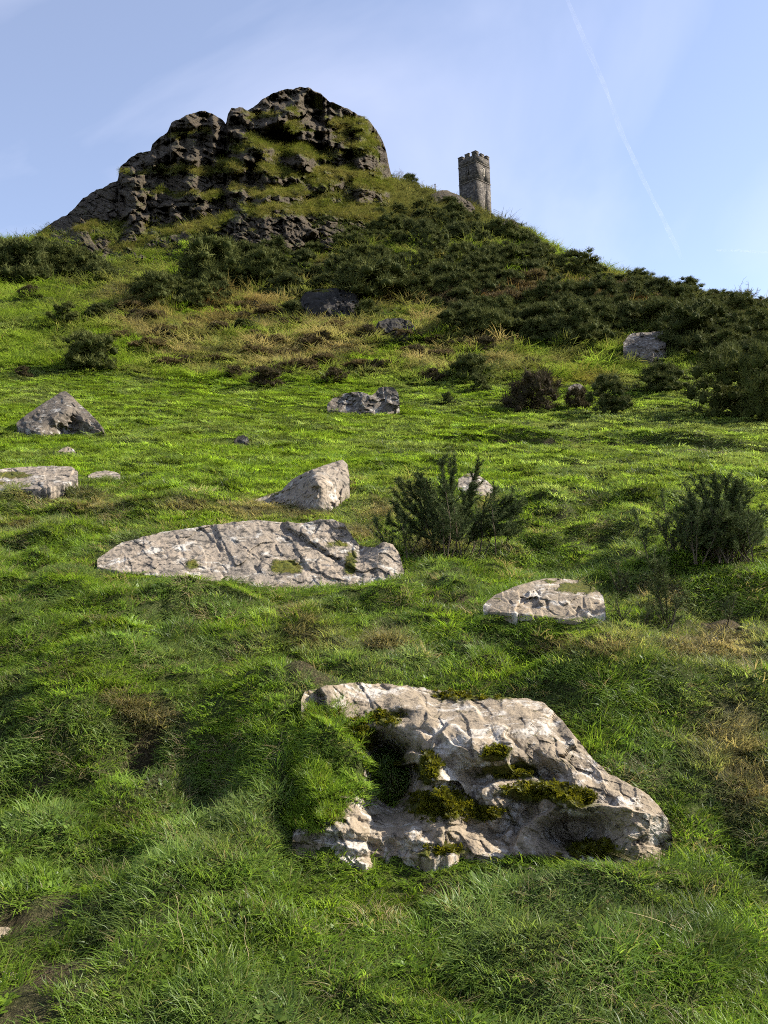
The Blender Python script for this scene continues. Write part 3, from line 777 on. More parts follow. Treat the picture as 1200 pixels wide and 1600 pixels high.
main_ctrl = [(455,1335,b0-.03),(540,1335,b0-.045),(640,1335,b0+.015),(470,1295,b0+.12),(580,1292,b0+.06),(780,1342,b0),(900,1352,b0),(1000,1355,b0+.04),(1045,1330,b0+.28),
    (470,1210,b0+.62),(520,1290,b0+.03),(520,1130,b0+.92),(540,1200,b0+.58),(590,1250,b0+.26),(660,1235,b0+.20),(670,1190,b0+.40),(700,1150,b0+.62),(620,1120,b0+.82),
    (500,1078,dtp(500,1064)),(600,1074,dtp(600,1062)),(700,1082,dtp(700,1068)),(840,1098,dtp(845,1085)-.03),
    (760,1150,b0+.70),(820,1150,b0+.66),(880,1160,b0+.66),(740,1240,b0+.30),(800,1240,b0+.33),(860,1215,b0+.42),(930,1230,b0+.36),(920,1270,b0+.12),(930,1320,b0+.06),
    (1000,1265,b0+.20),(1035,1285,b0+.26),(720,1300,b0+.12),(840,1310,b0+.10),(450,1095,b0+.98)]
main_moss = moss_fn([(505,1180,55,60,.95),(480,1250,45,40,.9),(560,1150,24,26,.8),(690,1258,42,19,.95),(670,1200,16,24,.8),(745,1085,55,8,.8),(775,1178,20,12,.7),(800,1206,38,11,.8),(845,1238,50,13,.85),
                     (900,1248,30,14,.7),(760,1270,34,12,.65),(930,1330,40,14,.6),(690,1330,40,8,.5),(620,1200,20,40,.35),(840,1345,60,8,.4),(600,1120,30,14,.5)], crev=0.35)
main_rock, main_info = relief('boulder', [(456,1325),(459,1290),(466,1180),(471,1092),(476,1081),(500,1073),(545,1066),(600,1069),(680,1077),(760,1089),(820,1091),(845,1095),(862,1108),(880,1128),(905,1158),(930,1190),(950,1208),(975,1220),(1005,1236),(1028,1256),(1043,1280),(1050,1305),(1054,1330)],
    [(456,1300),(470,1338),(560,1338),(640,1334),(720,1322),(800,1342),(900,1353),(980,1360),(1030,1352),(1054,1338)], main_ctrl, 440, 260,
    facets=(dict(n=24, amp=.012, tilt=.5, stretch=(1, 2.2), ang=.75, crack=.0, crack_w=.008, warp=.06, soft=2), dict(n=130, amp=.008, tilt=.28, stretch=(1, 1.9), ang=.75, crack=.0, crack_w=.004, warp=.05, soft=1), dict(n=900, amp=.0045, tilt=.15, stretch=(1, 1.5), ang=.7, crack=.0, crack_w=.002, warp=.02, soft=0)),
    rough=((40, .014), (12, .006), (4, .003)), mat=M_ROCK, back=.42, drop=.55, under=14, moss=main_moss, jit=2.0, seed=3, extra=fr_extra, maskbot=lambda x: np.where(x < 570, 1092 + np.clip(x - 470, 0, 100) * .9, 2000))
tag(main_rock, 'large pale boulder with yellow-green moss, nearest the viewer', 'boulder')

# the long cracked slab
b1 = gd(400, 912)
def slab_extra(PX, PY):
    e = 0
    for (xa, ya, xb, yb_, dp, w) in [(275,838,290,880,.03,1.8),(330,825,345,862,.03,1.8),(350,835,420,885,.02,1.8),(300,880,330,850,.02,1.5),(250,845,262,872,.02,1.5)]:
        tt = np.clip(((PX - xa) * (xb - xa) + (PY - ya) * (yb_ - ya)) / ((xb - xa) ** 2 + (yb_ - ya) ** 2), 0, 1)
        dd = np.hypot(PX - xa - tt * (xb - xa), PY - ya - tt * (yb_ - ya)) + 2.5 * fbm2(PX / 12, PY / 12, 2, 15)
        e = e + dp * np.exp(-(dd / w) ** 2)
    ln_ = PY - (822 + (PX - 442) * .62) + 4 * fbm2(PX / 18, PY / 18, 3, 16)
    blk = sstep(3, -3, ln_) * sstep(440, 446, PX) * sstep(566, 548, PX)
    return e + .09 * np.exp(-(ln_ / 4) ** 2) * sstep(436, 446, PX) * sstep(570, 550, PX) - .10 * blk + .18 * blob(PX, PY, 566, 858, 10, 8)
slab_ctrl = [(152,878,b1+.25),(200,888,b1+.12),(260,893,b1+.05),(350,905,b1),(420,910,b1-.02),(480,915,b1-.05),(560,916,b1-.05),(628,903,b1+.12),
    (200,850,b1+.75),(300,828,b1+1.15),(400,816,b1+1.3),(450,822,b1+1.25),(300,860,b1+.62),(400,860,b1+.6),(500,890,b1+.25),(500,818,b1+1.2),(535,820,b1+1.15),(500,845,b1+.85),(550,850,b1+.95),(590,860,b1+.45),(600,850,b1+.5),(625,870,b1+.45),(560,885,b1+.3)]
slab, slab_info = relief('slab', [(152,874),(170,860),(190,848),(250,832),(330,820),(400,812),(435,816),(450,815),(475,818),(500,811),(520,812),(538,818),(550,838),(562,852),(585,856),(598,847),(614,850),(624,866),(630,888),(632,896)],
    [(152,878),(200,888),(260,893),(350,905),(420,910),(480,915),(560,916),(610,910),(632,902)], slab_ctrl, 380, 120,
    facets=(dict(n=16, amp=.014, tilt=.22, stretch=(1, 1.5), ang=.6, crack=.004, crack_w=.004, warp=.05, soft=2), dict(n=90, amp=.012, tilt=.14, stretch=(1, 1.5), ang=.6, crack=.003, crack_w=.003, warp=.05, soft=0), dict(n=800, amp=.006, tilt=.10, stretch=(1, 1.4), ang=.6, crack=.0, crack_w=.0015, warp=.03, soft=0)),
    rough=((30, .02), (8, .008), (3, .004)), mat=M_SLAB, back=.7, drop=.5, under=8, jit=1.2, seed=5, extra=slab_extra,
    moss=moss_fn([(447,886,22,10,.9),(548,880,10,20,.6),(300,882,10,8,.6),(530,850,20,6,.5)], crev=.3))
tag(slab, 'long flat cracked pinkish rock slab across the turf', 'boulder')

def boulder(name, label, top, bot, pts, mat, nx=110, ny=60, k=1.0, seed=1, moss=None, group=None, back=None, under=5, jit=0.8, base=None):
    """PTS: (px, py, metres behind the foot)"""
    w = max(p[0] for p in top) - min(p[0] for p in top)
    mx = sum(p[0] for p in bot) / len(bot); my = max(p[1] for p in bot)
    b = gd(mx, my) if base is None else base
    wm = w * b / F_PX                                   # its real width
    s = wm * k
    o, info = relief(name, top, bot, [(x, y, b + d) for x, y, d in pts], nx, ny,
        facets=(dict(n=14, amp=.02 * s, tilt=.35 * s, stretch=(1, 1.2), ang=.5, crack=.006 * s, crack_w=.012, warp=.1, soft=2), dict(n=90, amp=.012 * s, tilt=.4 * s, stretch=(1, 1.4), ang=.6, crack=.003 * s, crack_w=.006, warp=.06)),
        rough=((w / 9, .012 * s),), mat=mat, back=back or wm * .35, drop=wm * .4, under=under, jit=jit, seed=seed, moss=moss)
    tag(o, label, 'boulder', group)
    return o
boulder('boulder', 'low pale boulder with a mossy top behind the biggest rock, right', [(755,946),(762,938),(775,929),(810,914),(850,904),(880,904),(905,907),(928,918),(942,930),(946,950)],
    [(755,950),(800,953),(850,958),(890,964),(920,970),(938,974),(946,972)], [(755,948,.4),(800,952,.2),(850,957,.1),(890,962,.02),(938,970,0),(944,945,.15),(810,918,.7),(860,908,.85),(910,912,.8),(860,925,.45),(900,935,.3),(925,945,.15)],
    M_ROCK, 220, 110, .42, 21, moss_fn([(905,918,34,9,1.0),(860,908,14,4,.6),(780,935,12,8,.4)], crev=.25))
boulder('boulder', 'grey peaked boulder with a shaded underside, far left of the meadow', [(26,660),(45,645),(62,634),(80,622),(95,613),(103,611),(112,618),(125,632),(140,645),(152,657),(163,672),(166,680)],
    [(26,664),(60,672),(85,676),(120,680),(150,683),(166,682)], [(28,662,.5),(60,669,0),(85,653,.45),(105,641,.8),(130,653,.8),(155,669,.5),(90,674,.55),(115,676,.8),(140,678,.7),(162,680,.4),(103,612,2.8),(80,628,1.9),(50,650,.9),(128,637,1.7),(112,660,.95)],
    M_BOULDER, 150, 100, .3, 22, moss_fn([], up=.1), under=3)
boulder('boulder', 'split grey boulder on the meadow below the dry slope', [(511,632),(520,622),(535,616),(560,611),(580,618),(588,612),(592,606),(603,604),(615,606),(622,614),(624,624)],
    [(511,636),(540,640),(560,640),(578,649),(592,648),(605,642),(624,632)], [(512,634,.6),(545,640,.5),(578,648,0),(600,645,.15),(622,630,.5),(530,620,1.1),(560,614,1.0),(572,628,.4),(552,630,.7),(588,620,1.0),(605,610,1.0),(608,630,.35)],
    M_BOULDER, 140, 80, .75, 23, moss_fn([(530,618,14,4,.7)], crev=.15))
boulder('boulder', 'pointed wedge of rock standing in the turf right above the long slab', [(398,782),(420,772),(440,766),(455,750),(475,739),(500,729),(520,722),(535,718),(543,726),(546,745)],
    [(398,790),(440,792),(470,794),(500,798),(520,788),(535,772),(546,752)], [(400,786,.9),(450,790,.5),(497,796,-.05),(535,770,.5),(545,750,.75),(535,721,1.0),(500,732,.72),(460,750,.85),(497,750,.12),(470,770,.38),(520,755,.38)],
    M_SLAB, 160, 100, .45, 24, moss_fn([(430,772,30,8,.5)], up=.2))
boulder('boulder', 'flat pale rock slab at the left edge below the wedge boulder', [(-60,740),(0,733),(40,729),(80,728),(112,729),(122,738)], [(-60,766),(0,760),(60,759),(100,752),(122,744)],
    [(-60,764,.1),(0,759,.05),(60,758,0),(120,742,.5),(0,736,.95),(60,731,1.0),(110,731,.9),(60,745,.4),(-50,745,.6)], M_SLAB, 200, 70, .3, 25, moss_fn([(20,742,30,6,.8),(0,755,12,4,.6)], crev=.2))
boulder('boulder', 'narrow flush stone in the turf beside the flat left slab', [(138,742),(150,737),(165,735),(180,737),(188,742)], [(138,746),(160,748),(178,746),(188,744)],
    [(138,744,.15),(160,747,0),(188,743,.2),(150,738,.4),(175,738,.4)], M_SLAB, 60, 24, .3, 26, moss_fn([]), jit=.5)
boulder('boulder', 'small whitish stone in front of the wedge boulder', [(90,706),(98,700),(106,698),(114,701),(119,707)], [(90,709),(104,711),(119,709)],
    [(90,708,.1),(104,710,0),(119,708,.1),(106,699,.35)], M_ROCK, 40, 24, .5, 27, moss_fn([]), jit=.5)
boulder('boulder', 'small dark lump of rock alone in the middle of the meadow', [(366,688),(372,682),(380,680),(387,683),(390,692)], [(366,690),(378,697),(390,696)],
    [(366,689,.15),(378,697,0),(390,695,.1),(380,682,.35),(384,690,.05)], M_DARKROCK, 44, 30, .5, 28, moss_fn([], up=.3), jit=.5)
boulder('boulder', 'pale rock showing behind the near gorse bush', [(716,748),(728,740),(742,739),(752,746),(762,752),(772,762),(779,774)], [(716,762),(740,766),(765,772),(779,776)],
    [(716,760,.2),(740,766,0),(779,775,.1),(730,742,.6),(760,753,.45),(750,758,.2)], M_SLAB, 80, 50, .4, 29, moss_fn([(730,744,12,6,.6)]), jit=.8)
boulder('boulder', 'square grey boulder among the gorse on the right slope', [(974,535),(982,524),(990,520),(1010,519),(1028,518),(1035,517),(1040,535),(1043,560)],
    [(974,546),(990,552),(1010,555),(1030,563),(1043,566)], [(976,545,.6),(1000,553,.2),(1030,563,0),(1042,564,.5),(985,523,2.8),(1015,521,3.0),(1034,519,2.6),(1000,536,.9),(1025,540,.4)],
    M_BOULDER, 110, 80, .75, 30, moss_fn([]))
boulder('boulder', 'dark rounded boulder on the dry grass slope below the thicket', [(586,512),(592,502),(605,498),(625,497),(640,501),(648,510)], [(586,518),(600,526),(615,532),(632,524),(648,514)],
    [(588,516,.5),(612,531,0),(646,513,.5),(605,500,1.4),(630,500,1.4),(615,514,.35)], M_DARKROCK, 90, 60, .8, 31, moss_fn([]))
boulder('rock_outcrop', 'broad dark outcrop at the foot of the gorse thicket', [(468,470),(476,458),(490,452),(520,450),(545,453),(558,462),(564,480)], [(468,496),(490,504),(520,503),(545,500),(564,490)],
    [(470,494,.8),(500,503,0),(540,500,.2),(562,488,1.0),(480,460,2.6),(520,453,2.6),(550,462,2.4),(500,478,.7),(535,478,.9)], M_DARKROCK, 110, 70, .8, 32, moss_fn([(500,454,30,4,.7)]))
boulder('boulder', 'low grey rock between two gorse bushes on the right', [(888,606),(895,601),(903,599),(910,602),(915,609)], [(888,612),(900,616),(915,613)],
    [(888,611,.3),(900,615,0),(915,612,.3),(903,601,.7)], M_BOULDER, 50, 34, .8, 33, moss_fn([]))
boulder('boulder', 'pale stone at the left edge in the near turf', [(-30,1426),(0,1424),(14,1430),(22,1442)], [(-30,1456),(0,1456),(22,1450)],
    [(-30,1455,0),(0,1455,0),(20,1448,.06),(0,1428,.16),(-30,1430,.15)], M_ROCK, 60, 40, .4, 34, moss_fn([]), jit=.8)
boulder('boulder', 'little flat stone low in the bare earth at bottom left', [(5,1517),(14,1512),(26,1512),(32,1518)], [(5,1522),(18,1527),(32,1523)],
    [(5,1521,.02),(18,1526,0),(32,1522,.03),(20,1513,.08)], M_ROCK, 40, 24, .4, 35, moss_fn([]), jit=.5)
boulder('rock_outcrop', 'rock knob on the skyline left of the tower foot', [(664,309),(676,303),(688,297),(700,297),(710,302),(722,308),(735,316),(742,325)], [(664,316),(690,322),(715,330),(742,332)],
    [(666,315,3),(690,321,0),(715,329,0),(740,331,2),(690,300,6),(705,301,6),(730,316,4),(700,308,1)], M_CRAG, 90, 60, .8, 36, moss_fn([]))
boulder('rock_outcrop', 'small bare crag on the skyline right of the tower', [(812,378),(820,370),(830,366),(838,372),(846,386)], [(812,392),(830,396),(846,396)],
    [(813,391,2),(830,395,0),(846,395,1),(830,368,4),(838,376,2)], M_BOULDER, 60, 50, .8, 37, moss_fn([]))
boulder('rock_outcrop', 'small bare crag at the tower end of the ridge', [(780,352),(790,344),(800,342),(808,350),(814,364)], [(780,366),(796,372),(814,374)],
    [(781,365,2),(796,371,0),(814,373,1),(798,344,4),(806,356,2)], M_CRAG, 50, 40, .8, 38, moss_fn([]))

# ------------------------------------------------------------------ the ground itself, pressed in under each rock
_qx, _qy = project(np.stack([TX, TY, TZ], -1).reshape(-1, 3))
_qx = _qx.reshape(TX.shape); _qy = _qy.reshape(TX.shape)
for cx_, yt_, yb_, d0_, d1_ in ROCK_MASKS:
    ins = (_qx > cx_[0]) & (_qx < cx_[-1]) & (TY < np.interp(_qx, cx_, d1_)) & (TY > np.interp(_qx, cx_, d0_) - .5)
    hpx = max(8.0, (yb_ - yt_).max())
    w_ = sstep(0.0, 0.18 * hpx, np.interp(_qx, cx_, yb_) - _qy) * sstep(0.0, 0.14 * hpx, _qy - np.interp(_qx, cx_, yt_)) * sstep(0, .06 * (cx_[-1] - cx_[0]), _qx - cx_[0]) * sstep(0, .06 * (cx_[-1] - cx_[0]), cx_[-1] - _qx)
    TZ = TZ - np.where(ins, w_ * 0.25 * hpx * np.mean(d0_) / F_PX, 0)
_P = np.stack([TX, TY, TZ], -1).reshape(-1, 3)
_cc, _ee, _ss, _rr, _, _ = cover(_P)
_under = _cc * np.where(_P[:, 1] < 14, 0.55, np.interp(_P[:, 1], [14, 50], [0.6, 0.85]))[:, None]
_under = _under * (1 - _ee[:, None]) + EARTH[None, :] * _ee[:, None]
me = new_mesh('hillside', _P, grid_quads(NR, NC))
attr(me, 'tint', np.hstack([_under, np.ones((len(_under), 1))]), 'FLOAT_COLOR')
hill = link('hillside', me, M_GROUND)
tag(hill, 'grassy hillside climbing from the near turf to the tor', kind='structure')
# low country all round, far below the tor
_a = np.linspace(0, 2 * np.pi, 97)[:-1]
_rad = np.array([0.0, 150, 400, 1200, 4000, 12000])
_v = np.concatenate([np.stack([r * np.cos(_a), r * np.sin(_a), np.full_like(_a, z)], 1) for r, z in zip(_rad[1:], [-6, -14, -25, -30, -30])])
_q = [[i * 96 + j, i * 96 + (j + 1) % 96, (i + 1) * 96 + (j + 1) % 96, (i + 1) * 96 + j] for i in range(4) for j in range(96)]
_v = np.vstack([_v, [[0, 0, -6]]])
me = new_mesh('moorland', _v, _q, [[len(_v) - 1, j, (j + 1) % 96] for j in range(96)])
attr(me, 'tint', np.tile([0.07, 0.1, 0.025, 1], (len(_v), 1)), 'FLOAT_COLOR')
tag(link('moorland', me, M_GROUND), 'low green farmland far around the hill', kind='structure')


# ------------------------------------------------------------------ gorse and other scrub
def _ico(sub=1):
    import bmesh
    bm = bmesh.new(); bmesh.ops.create_icosphere(bm, subdivisions=sub, radius=1.0)
    v = np.array([x.co[:] for x in bm.verts]); f = np.array([[q.index for q in p.verts] for p in bm.faces]); bm.free()
    return v, f
ICO_V, ICO_F = _ico(1)
def spikes(base, direc, length, width, rng_, bend=0.0):
    """one thin triangle per row"""
    n = len(base)
    r = rng_.normal(size=(n, 3)); side = np.cross(direc, r); side /= np.linalg.norm(side, axis=1)[:, None] + 1e-9
    V = np.empty((n, 3, 3))
    V[:, 0] = base - side * width[:, None] * .5; V[:, 1] = base + side * width[:, None] * .5; V[:, 2] = base + direc * length[:, None]
    return V.reshape(-1, 3), np.arange(n * 3).reshape(-1, 3)
def bush_mesh(name, seed, lobes=46, per=120, spike=(.045, .095), wid=(.008, .015), flat=.62, ragged=1.0):
    r = np.random.default_rng(seed)
    V, T, var = [], [], []
    nv = 0
    for k in range(lobes):
        a = r.uniform(0, 2 * np.pi); q = math.sqrt(r.uniform(0, 1)); hgt = r.uniform(0.12, 1.0)
        lim = math.sqrt(max(0.0, 1 - (hgt * .92) ** 2.2))
        c = np.array([.45 * q * lim * math.cos(a) * ragged, .45 * q * lim * math.sin(a) * ragged, hgt * flat - .10])
        c[:2] *= 1.0 + .15 * r.normal()
        rad = r.uniform(.05, .105)
        tone = r.uniform(0, .55)
        iv = ICO_V * (rad * .7) * r.uniform(.8, 1.15, (len(ICO_V), 1)) + c
        V.append(iv); T.append(ICO_F + nv); nv += len(iv); var.append(np.full(len(iv), tone * .3))
        d = r.normal(size=(per, 3)); d[:, 2] = np.abs(d[:, 2]) * .9 - .25; d /= np.linalg.norm(d, axis=1)[:, None]
        base = c + d * rad * r.uniform(.55, .98, (per, 1))
        dd = d + r.normal(size=(per, 3)) * .45 + np.array([0, 0, .35]); dd /= np.linalg.norm(dd, axis=1)[:, None]
        sv, st = spikes(base, dd, r.uniform(*spike, per), r.uniform(*wid, per), r)
        V.append(sv); T.append(st + nv); nv += len(sv)
        vv = np.clip(tone + r.uniform(-.15, .45, per), 0, 1); var.append(np.repeat(vv, 3))
    me = new_mesh(name, np.vstack(V), None, np.vstack(T), smooth=False)
    attr(me, 'var', np.concatenate(var))
    return me
GORSE = [bush_mesh('gorse_bush', 900 + i, lobes=84 + 8 * (i % 3), per=78, flat=.55 + .09 * (i % 4)) for i in range(7)]
for m_ in GORSE: m_.materials.append(M_GORSE)
BROWN = [bush_mesh('brown_bush', 950 + i, lobes=60, per=70, spike=(.06, .13), wid=(.008, .014), flat=.6) for i in range(3)]
for m_ in BROWN: m_.materials.append(M_DEADGORSE)
BRACK = [bush_mesh('bracken_clump', 970 + i, lobes=46, per=70, spike=(.06, .14), wid=(.018, .04), flat=.36, ragged=1.15) for i in range(4)]
for m_ in BRACK: m_.materials.append(M_BRACKEN)
_br = random.Random(21)
BUSHES = []
def bush(px, py, wpx, hpx, label, group, kind='gorse', sink=.06):
    p = hit([px], [py])[0]
    k = p[1] / F_PX
    pool = {'gorse': GORSE, 'brown': BROWN, 'bracken': BRACK}[kind]
    nm = {'gorse': 'gorse_bush', 'brown': 'gorse_bush', 'bracken': 'bracken_clump'}[kind]
    me = _br.choice(pool)
    o = bpy.data.objects.new(nm, me); COL.objects.link(o)
    w, h = wpx * k * 1.06, hpx * k * (1.55 if kind != 'bracken' else 2.0)
    o.location = (p[0], p[1] + w * .15, p[2] - h * sink + w * .12)
    o.scale = (w, w * _br.uniform(.85, 1.05), h); o.rotation_euler = (0, 0, _br.uniform(0, 6.28))
    cat = 'bracken' if kind == 'bracken' else 'gorse bush'
    tag(o, label, cat, group)
    BUSHES.append((p[0], p[1], w))
    return o
# the ones that can be told apart
for a in [
 (735,598,78,46,'round dark gorse bush throwing its shadow on the meadow, centre right'),
 (748,614,38,28,'small gorse at the foot of the round bush, centre right'),
 (700,634,24,20,'tiny gorse tuft left of the two bushes, centre right'),
 (842,642,100,70,'brownish bushy gorse at the meadow edge left of the low grey rock','brown'),
 (905,640,44,40,'straggly low gorse beside the low grey rock','brown'),
 (955,648,80,52,'dark gorse bush right of the low grey rock at the meadow edge'),
 (1040,614,80,46,'lone mid-size gorse below the square grey boulder'),
 (1145,655,120,95,'largest dark gorse bush at the right edge of the meadow'),
 (1205,665,90,110,'gorse bush cut by the right edge of the picture'),
 (1095,560,130,85,'big dark gorse bush right of the square grey boulder'),
 (135,580,92,66,'dark gorse bush alone on the left slope above the wedge boulder'),
 (35,590,28,20,'small dull gorse low on the left slope','brown'),
 (238,486,90,58,'broad gorse bush left of the dry grass slope'),
 (305,486,56,38,'smaller gorse on the right of the broad left bush'),
 (45,468,42,24,'small brown gorse below the left skyline thicket','brown'),
 (100,508,54,32,'gorse bush midway up the grassy left slope'),
 (152,500,46,26,'low gorse touching the one midway up the left slope'),
 (410,606,64,34,'low scrubby gorse at the top edge of the meadow','brown'),
 (380,520,44,26,'small dark gorse in the dry grass'),
 (575,470,150,80,'wide dark gorse mass right above the broad dark outcrop'),
 (330,445,120,80,'tall dark gorse under the bright grass ledge, left of centre'),
 (415,448,110,66,'dark gorse right of the tall one under the grass ledge'),
 (1075,468,62,26,'low dark gorse hump standing on the right skyline'),
 (905,440,80,40,'gorse dome on the skyline right of the bare crag'),
 (1000,462,70,36,'pointed gorse on the skyline halfway down the right ridge'),
 (1120,478,50,20,'gorse clump near the bare twigs on the right skyline'),
 (32,442,110,84,'tallest gorse of the thicket on the left skyline'),
 (92,432,100,62,'gorse beside the tallest one on the left skyline'),
 (150,442,64,40,'lowest gorse of the left skyline thicket'),
 (458,502,44,30,'gorse bush against the left end of the broad dark outcrop'),
 (572,500,48,30,'gorse bush against the right end of the broad dark outcrop'),
 (510,456,70,30,'gorse bush growing over the top of the broad dark outcrop'),
 (640,290,30,20,'small gorse in the gap right of the summit crag'),
 ]:
    bush(*a[:5], None, a[5] if len(a) > 5 else 'gorse')
def in_poly(x, y, poly):
    c = False; n = len(poly); j = n - 1
    for i in range(n):
        if (poly[i][1] > y) != (poly[j][1] > y) and x < (poly[j][0] - poly[i][0]) * (y - poly[i][1]) / (poly[j][1] - poly[i][1]) + poly[i][0]:
            c = not c
        j = i
    return c
def thicket(poly, sx, sy, w, h, label, group, kind, seed, most=80, keep=1.0, marks=((9999, ''),)):
    r = random.Random(seed); pts = []
    x0, x1 = min(p[0] for p in poly), max(p[0] for p in poly); y0, y1 = min(p[1] for p in poly), max(p[1] for p in poly)
    for _ in range(6000):
        x, y = r.uniform(x0, x1), r.uniform(y0, y1)
        if in_poly(x, y, poly) and all(((x - a) / sx) ** 2 + ((y - b) / sy) ** 2 > 1 for a, b in pts):
            pts.append((x, y))
        if len(pts) >= most: break
    ORD = ['first', 'second', 'third', 'fourth', 'fifth', 'sixth', 'seventh', 'eighth', 'ninth', 'tenth', 'eleventh', 'twelfth', 'thirteenth', 'fourteenth', 'fifteenth', 'sixteenth', 'seventeenth', 'eighteenth', 'nineteenth', 'twentieth']
    pts = [q for q in pts if r.random() <= keep]
    cells = {}
    rows_ = 3 if len(pts) > 24 else 2 if len(pts) > 12 else 1
    ys = sorted(q[1] for q in pts)
    for q in pts:
        ri = min(rows_ - 1, sum(q[1] > ys[len(ys) * k // rows_] for k in range(1, rows_)))
        cells.setdefault((next((k for k, (e, _) in enumerate(marks) if q[0] < e), len(marks) - 1), ri), []).append(q)
    rn = {1: ['row'], 2: ['upper row', 'lower row'], 3: ['top row', 'middle row', 'bottom row']}[rows_]
    for (ci, ri), qs in cells.items():
        for k, (x, y) in enumerate(sorted(qs)):
            s = r.uniform(.75, 1.3) * (0.62 + 0.38 * (y - 280) / 250)
            lb = '%s %s, %s from left, %s' % (label, marks[ci][1], ORD[min(k, 19)], rn[ri])
            bush(x, y, w * s, h * s * r.uniform(.85, 1.15), lb, group, kind)
thicket([(215,470),(250,440),(300,415),(420,405),(540,398),(600,372),(640,345),(690,340),(760,360),(830,395),(870,430),(850,460),(760,490),(690,492),(600,484),(575,470),(560,448),(470,446),(455,482),(380,488),(290,484)],
        27, 12, 62, 40, 'dark thicket gorse', 'gorse thicket below the tor', 'gorse', 1, 140, .82, marks=((400, 'under the bright grass ledge'), (520, 'above the broad outcrop'), (640, 'above the dark round boulder'), (760, 'left of the tower line'), (9999, 'right of the tower line')))
thicket([(690,520),(730,498),(800,488),(870,478),(960,486),(1000,505),(985,525),(920,542),(820,540),(740,530)], 30, 13, 68, 44, 'dark gorse in the band', 'gorse band on the right slope', 'gorse', 2, 40, marks=((800, 'below the tower'), (900, 'right of the tower'), (9999, 'near the square boulder')))
thicket([(1040,545),(1010,500),(960,470),(1040,478),(1120,492),(1210,515),(1215,600),(1150,590),(1100,560)], 34, 14, 66, 42, 'dark slope gorse', 'gorse on the right-hand slope', 'gorse', 3, 42, marks=((1040, 'above the square boulder'), (1130, 'right of the square boulder'), (9999, 'at the right edge')))
thicket([(870,412),(930,430),(1010,452),(1100,470),(1210,492),(1210,502),(1100,482),(1000,464),(900,436)], 26, 8, 44, 20, 'small skyline gorse', 'skyline gorse on the right', 'gorse', 4, 26, marks=((1010, 'on the upper right ridge'), (9999, 'on the low right ridge')))
thicket([(0,440),(0,400),(60,395),(150,415),(170,445),(110,440),(60,450)], 26, 12, 62, 36, 'gorse bush of the left skyline thicket,', 'left skyline thicket', 'gorse', 5, 16)
thicket([(640,330),(680,318),(740,335),(800,362),(840,392),(800,385),(720,358),(660,345)], 24, 10, 44, 26, 'small dark gorse', 'gorse under the tower', 'gorse', 6, 24, marks=((730, 'left under the tower'), (9999, 'right under the tower')))
thicket([(640,455),(720,440),(800,448),(880,440),(960,460),(1000,480),(900,480),(800,480),(700,490)], 30, 11, 58, 27, 'russet bracken patch', 'bracken below the tower', 'bracken', 7, 34, marks=((800, 'below the tower'), (9999, 'right of the tower')))
thicket([(1020,478),(1100,478),(1200,498),(1200,515),(1100,500),(1030,494)], 30, 8, 48, 18, 'russet bracken patch near the right skyline,', 'bracken on the right ridge', 'bracken', 8, 16)
thicket([(200,480),(330,470),(460,490),(560,520),(700,520),(740,560),(600,580),(400,590),(240,580),(180,540)], 46, 22, 44, 18, 'dull bracken clump in dry grass', 'bracken in the dry slope', 'bracken', 9, 34, marks=((380, 'on the left'), (560, 'in the centre'), (9999, 'right of centre')))
thicket([(200,500),(330,480),(460,500),(620,540),(760,540),(860,570),(700,600),(420,600),(240,590)], 74, 30, 34, 20, 'little brown gorse in dry grass', 'small gorse in the dry slope', 'brown', 10, 20, marks=((480, 'on the left'), (9999, 'on the right')))
thicket([(470,372),(560,350),(620,330),(640,345),(600,372),(540,392),(480,392)], 24, 11, 42, 24, 'gorse bush clinging under the tor ledges,', 'gorse under the tor ledges', 'gorse', 12, 16)

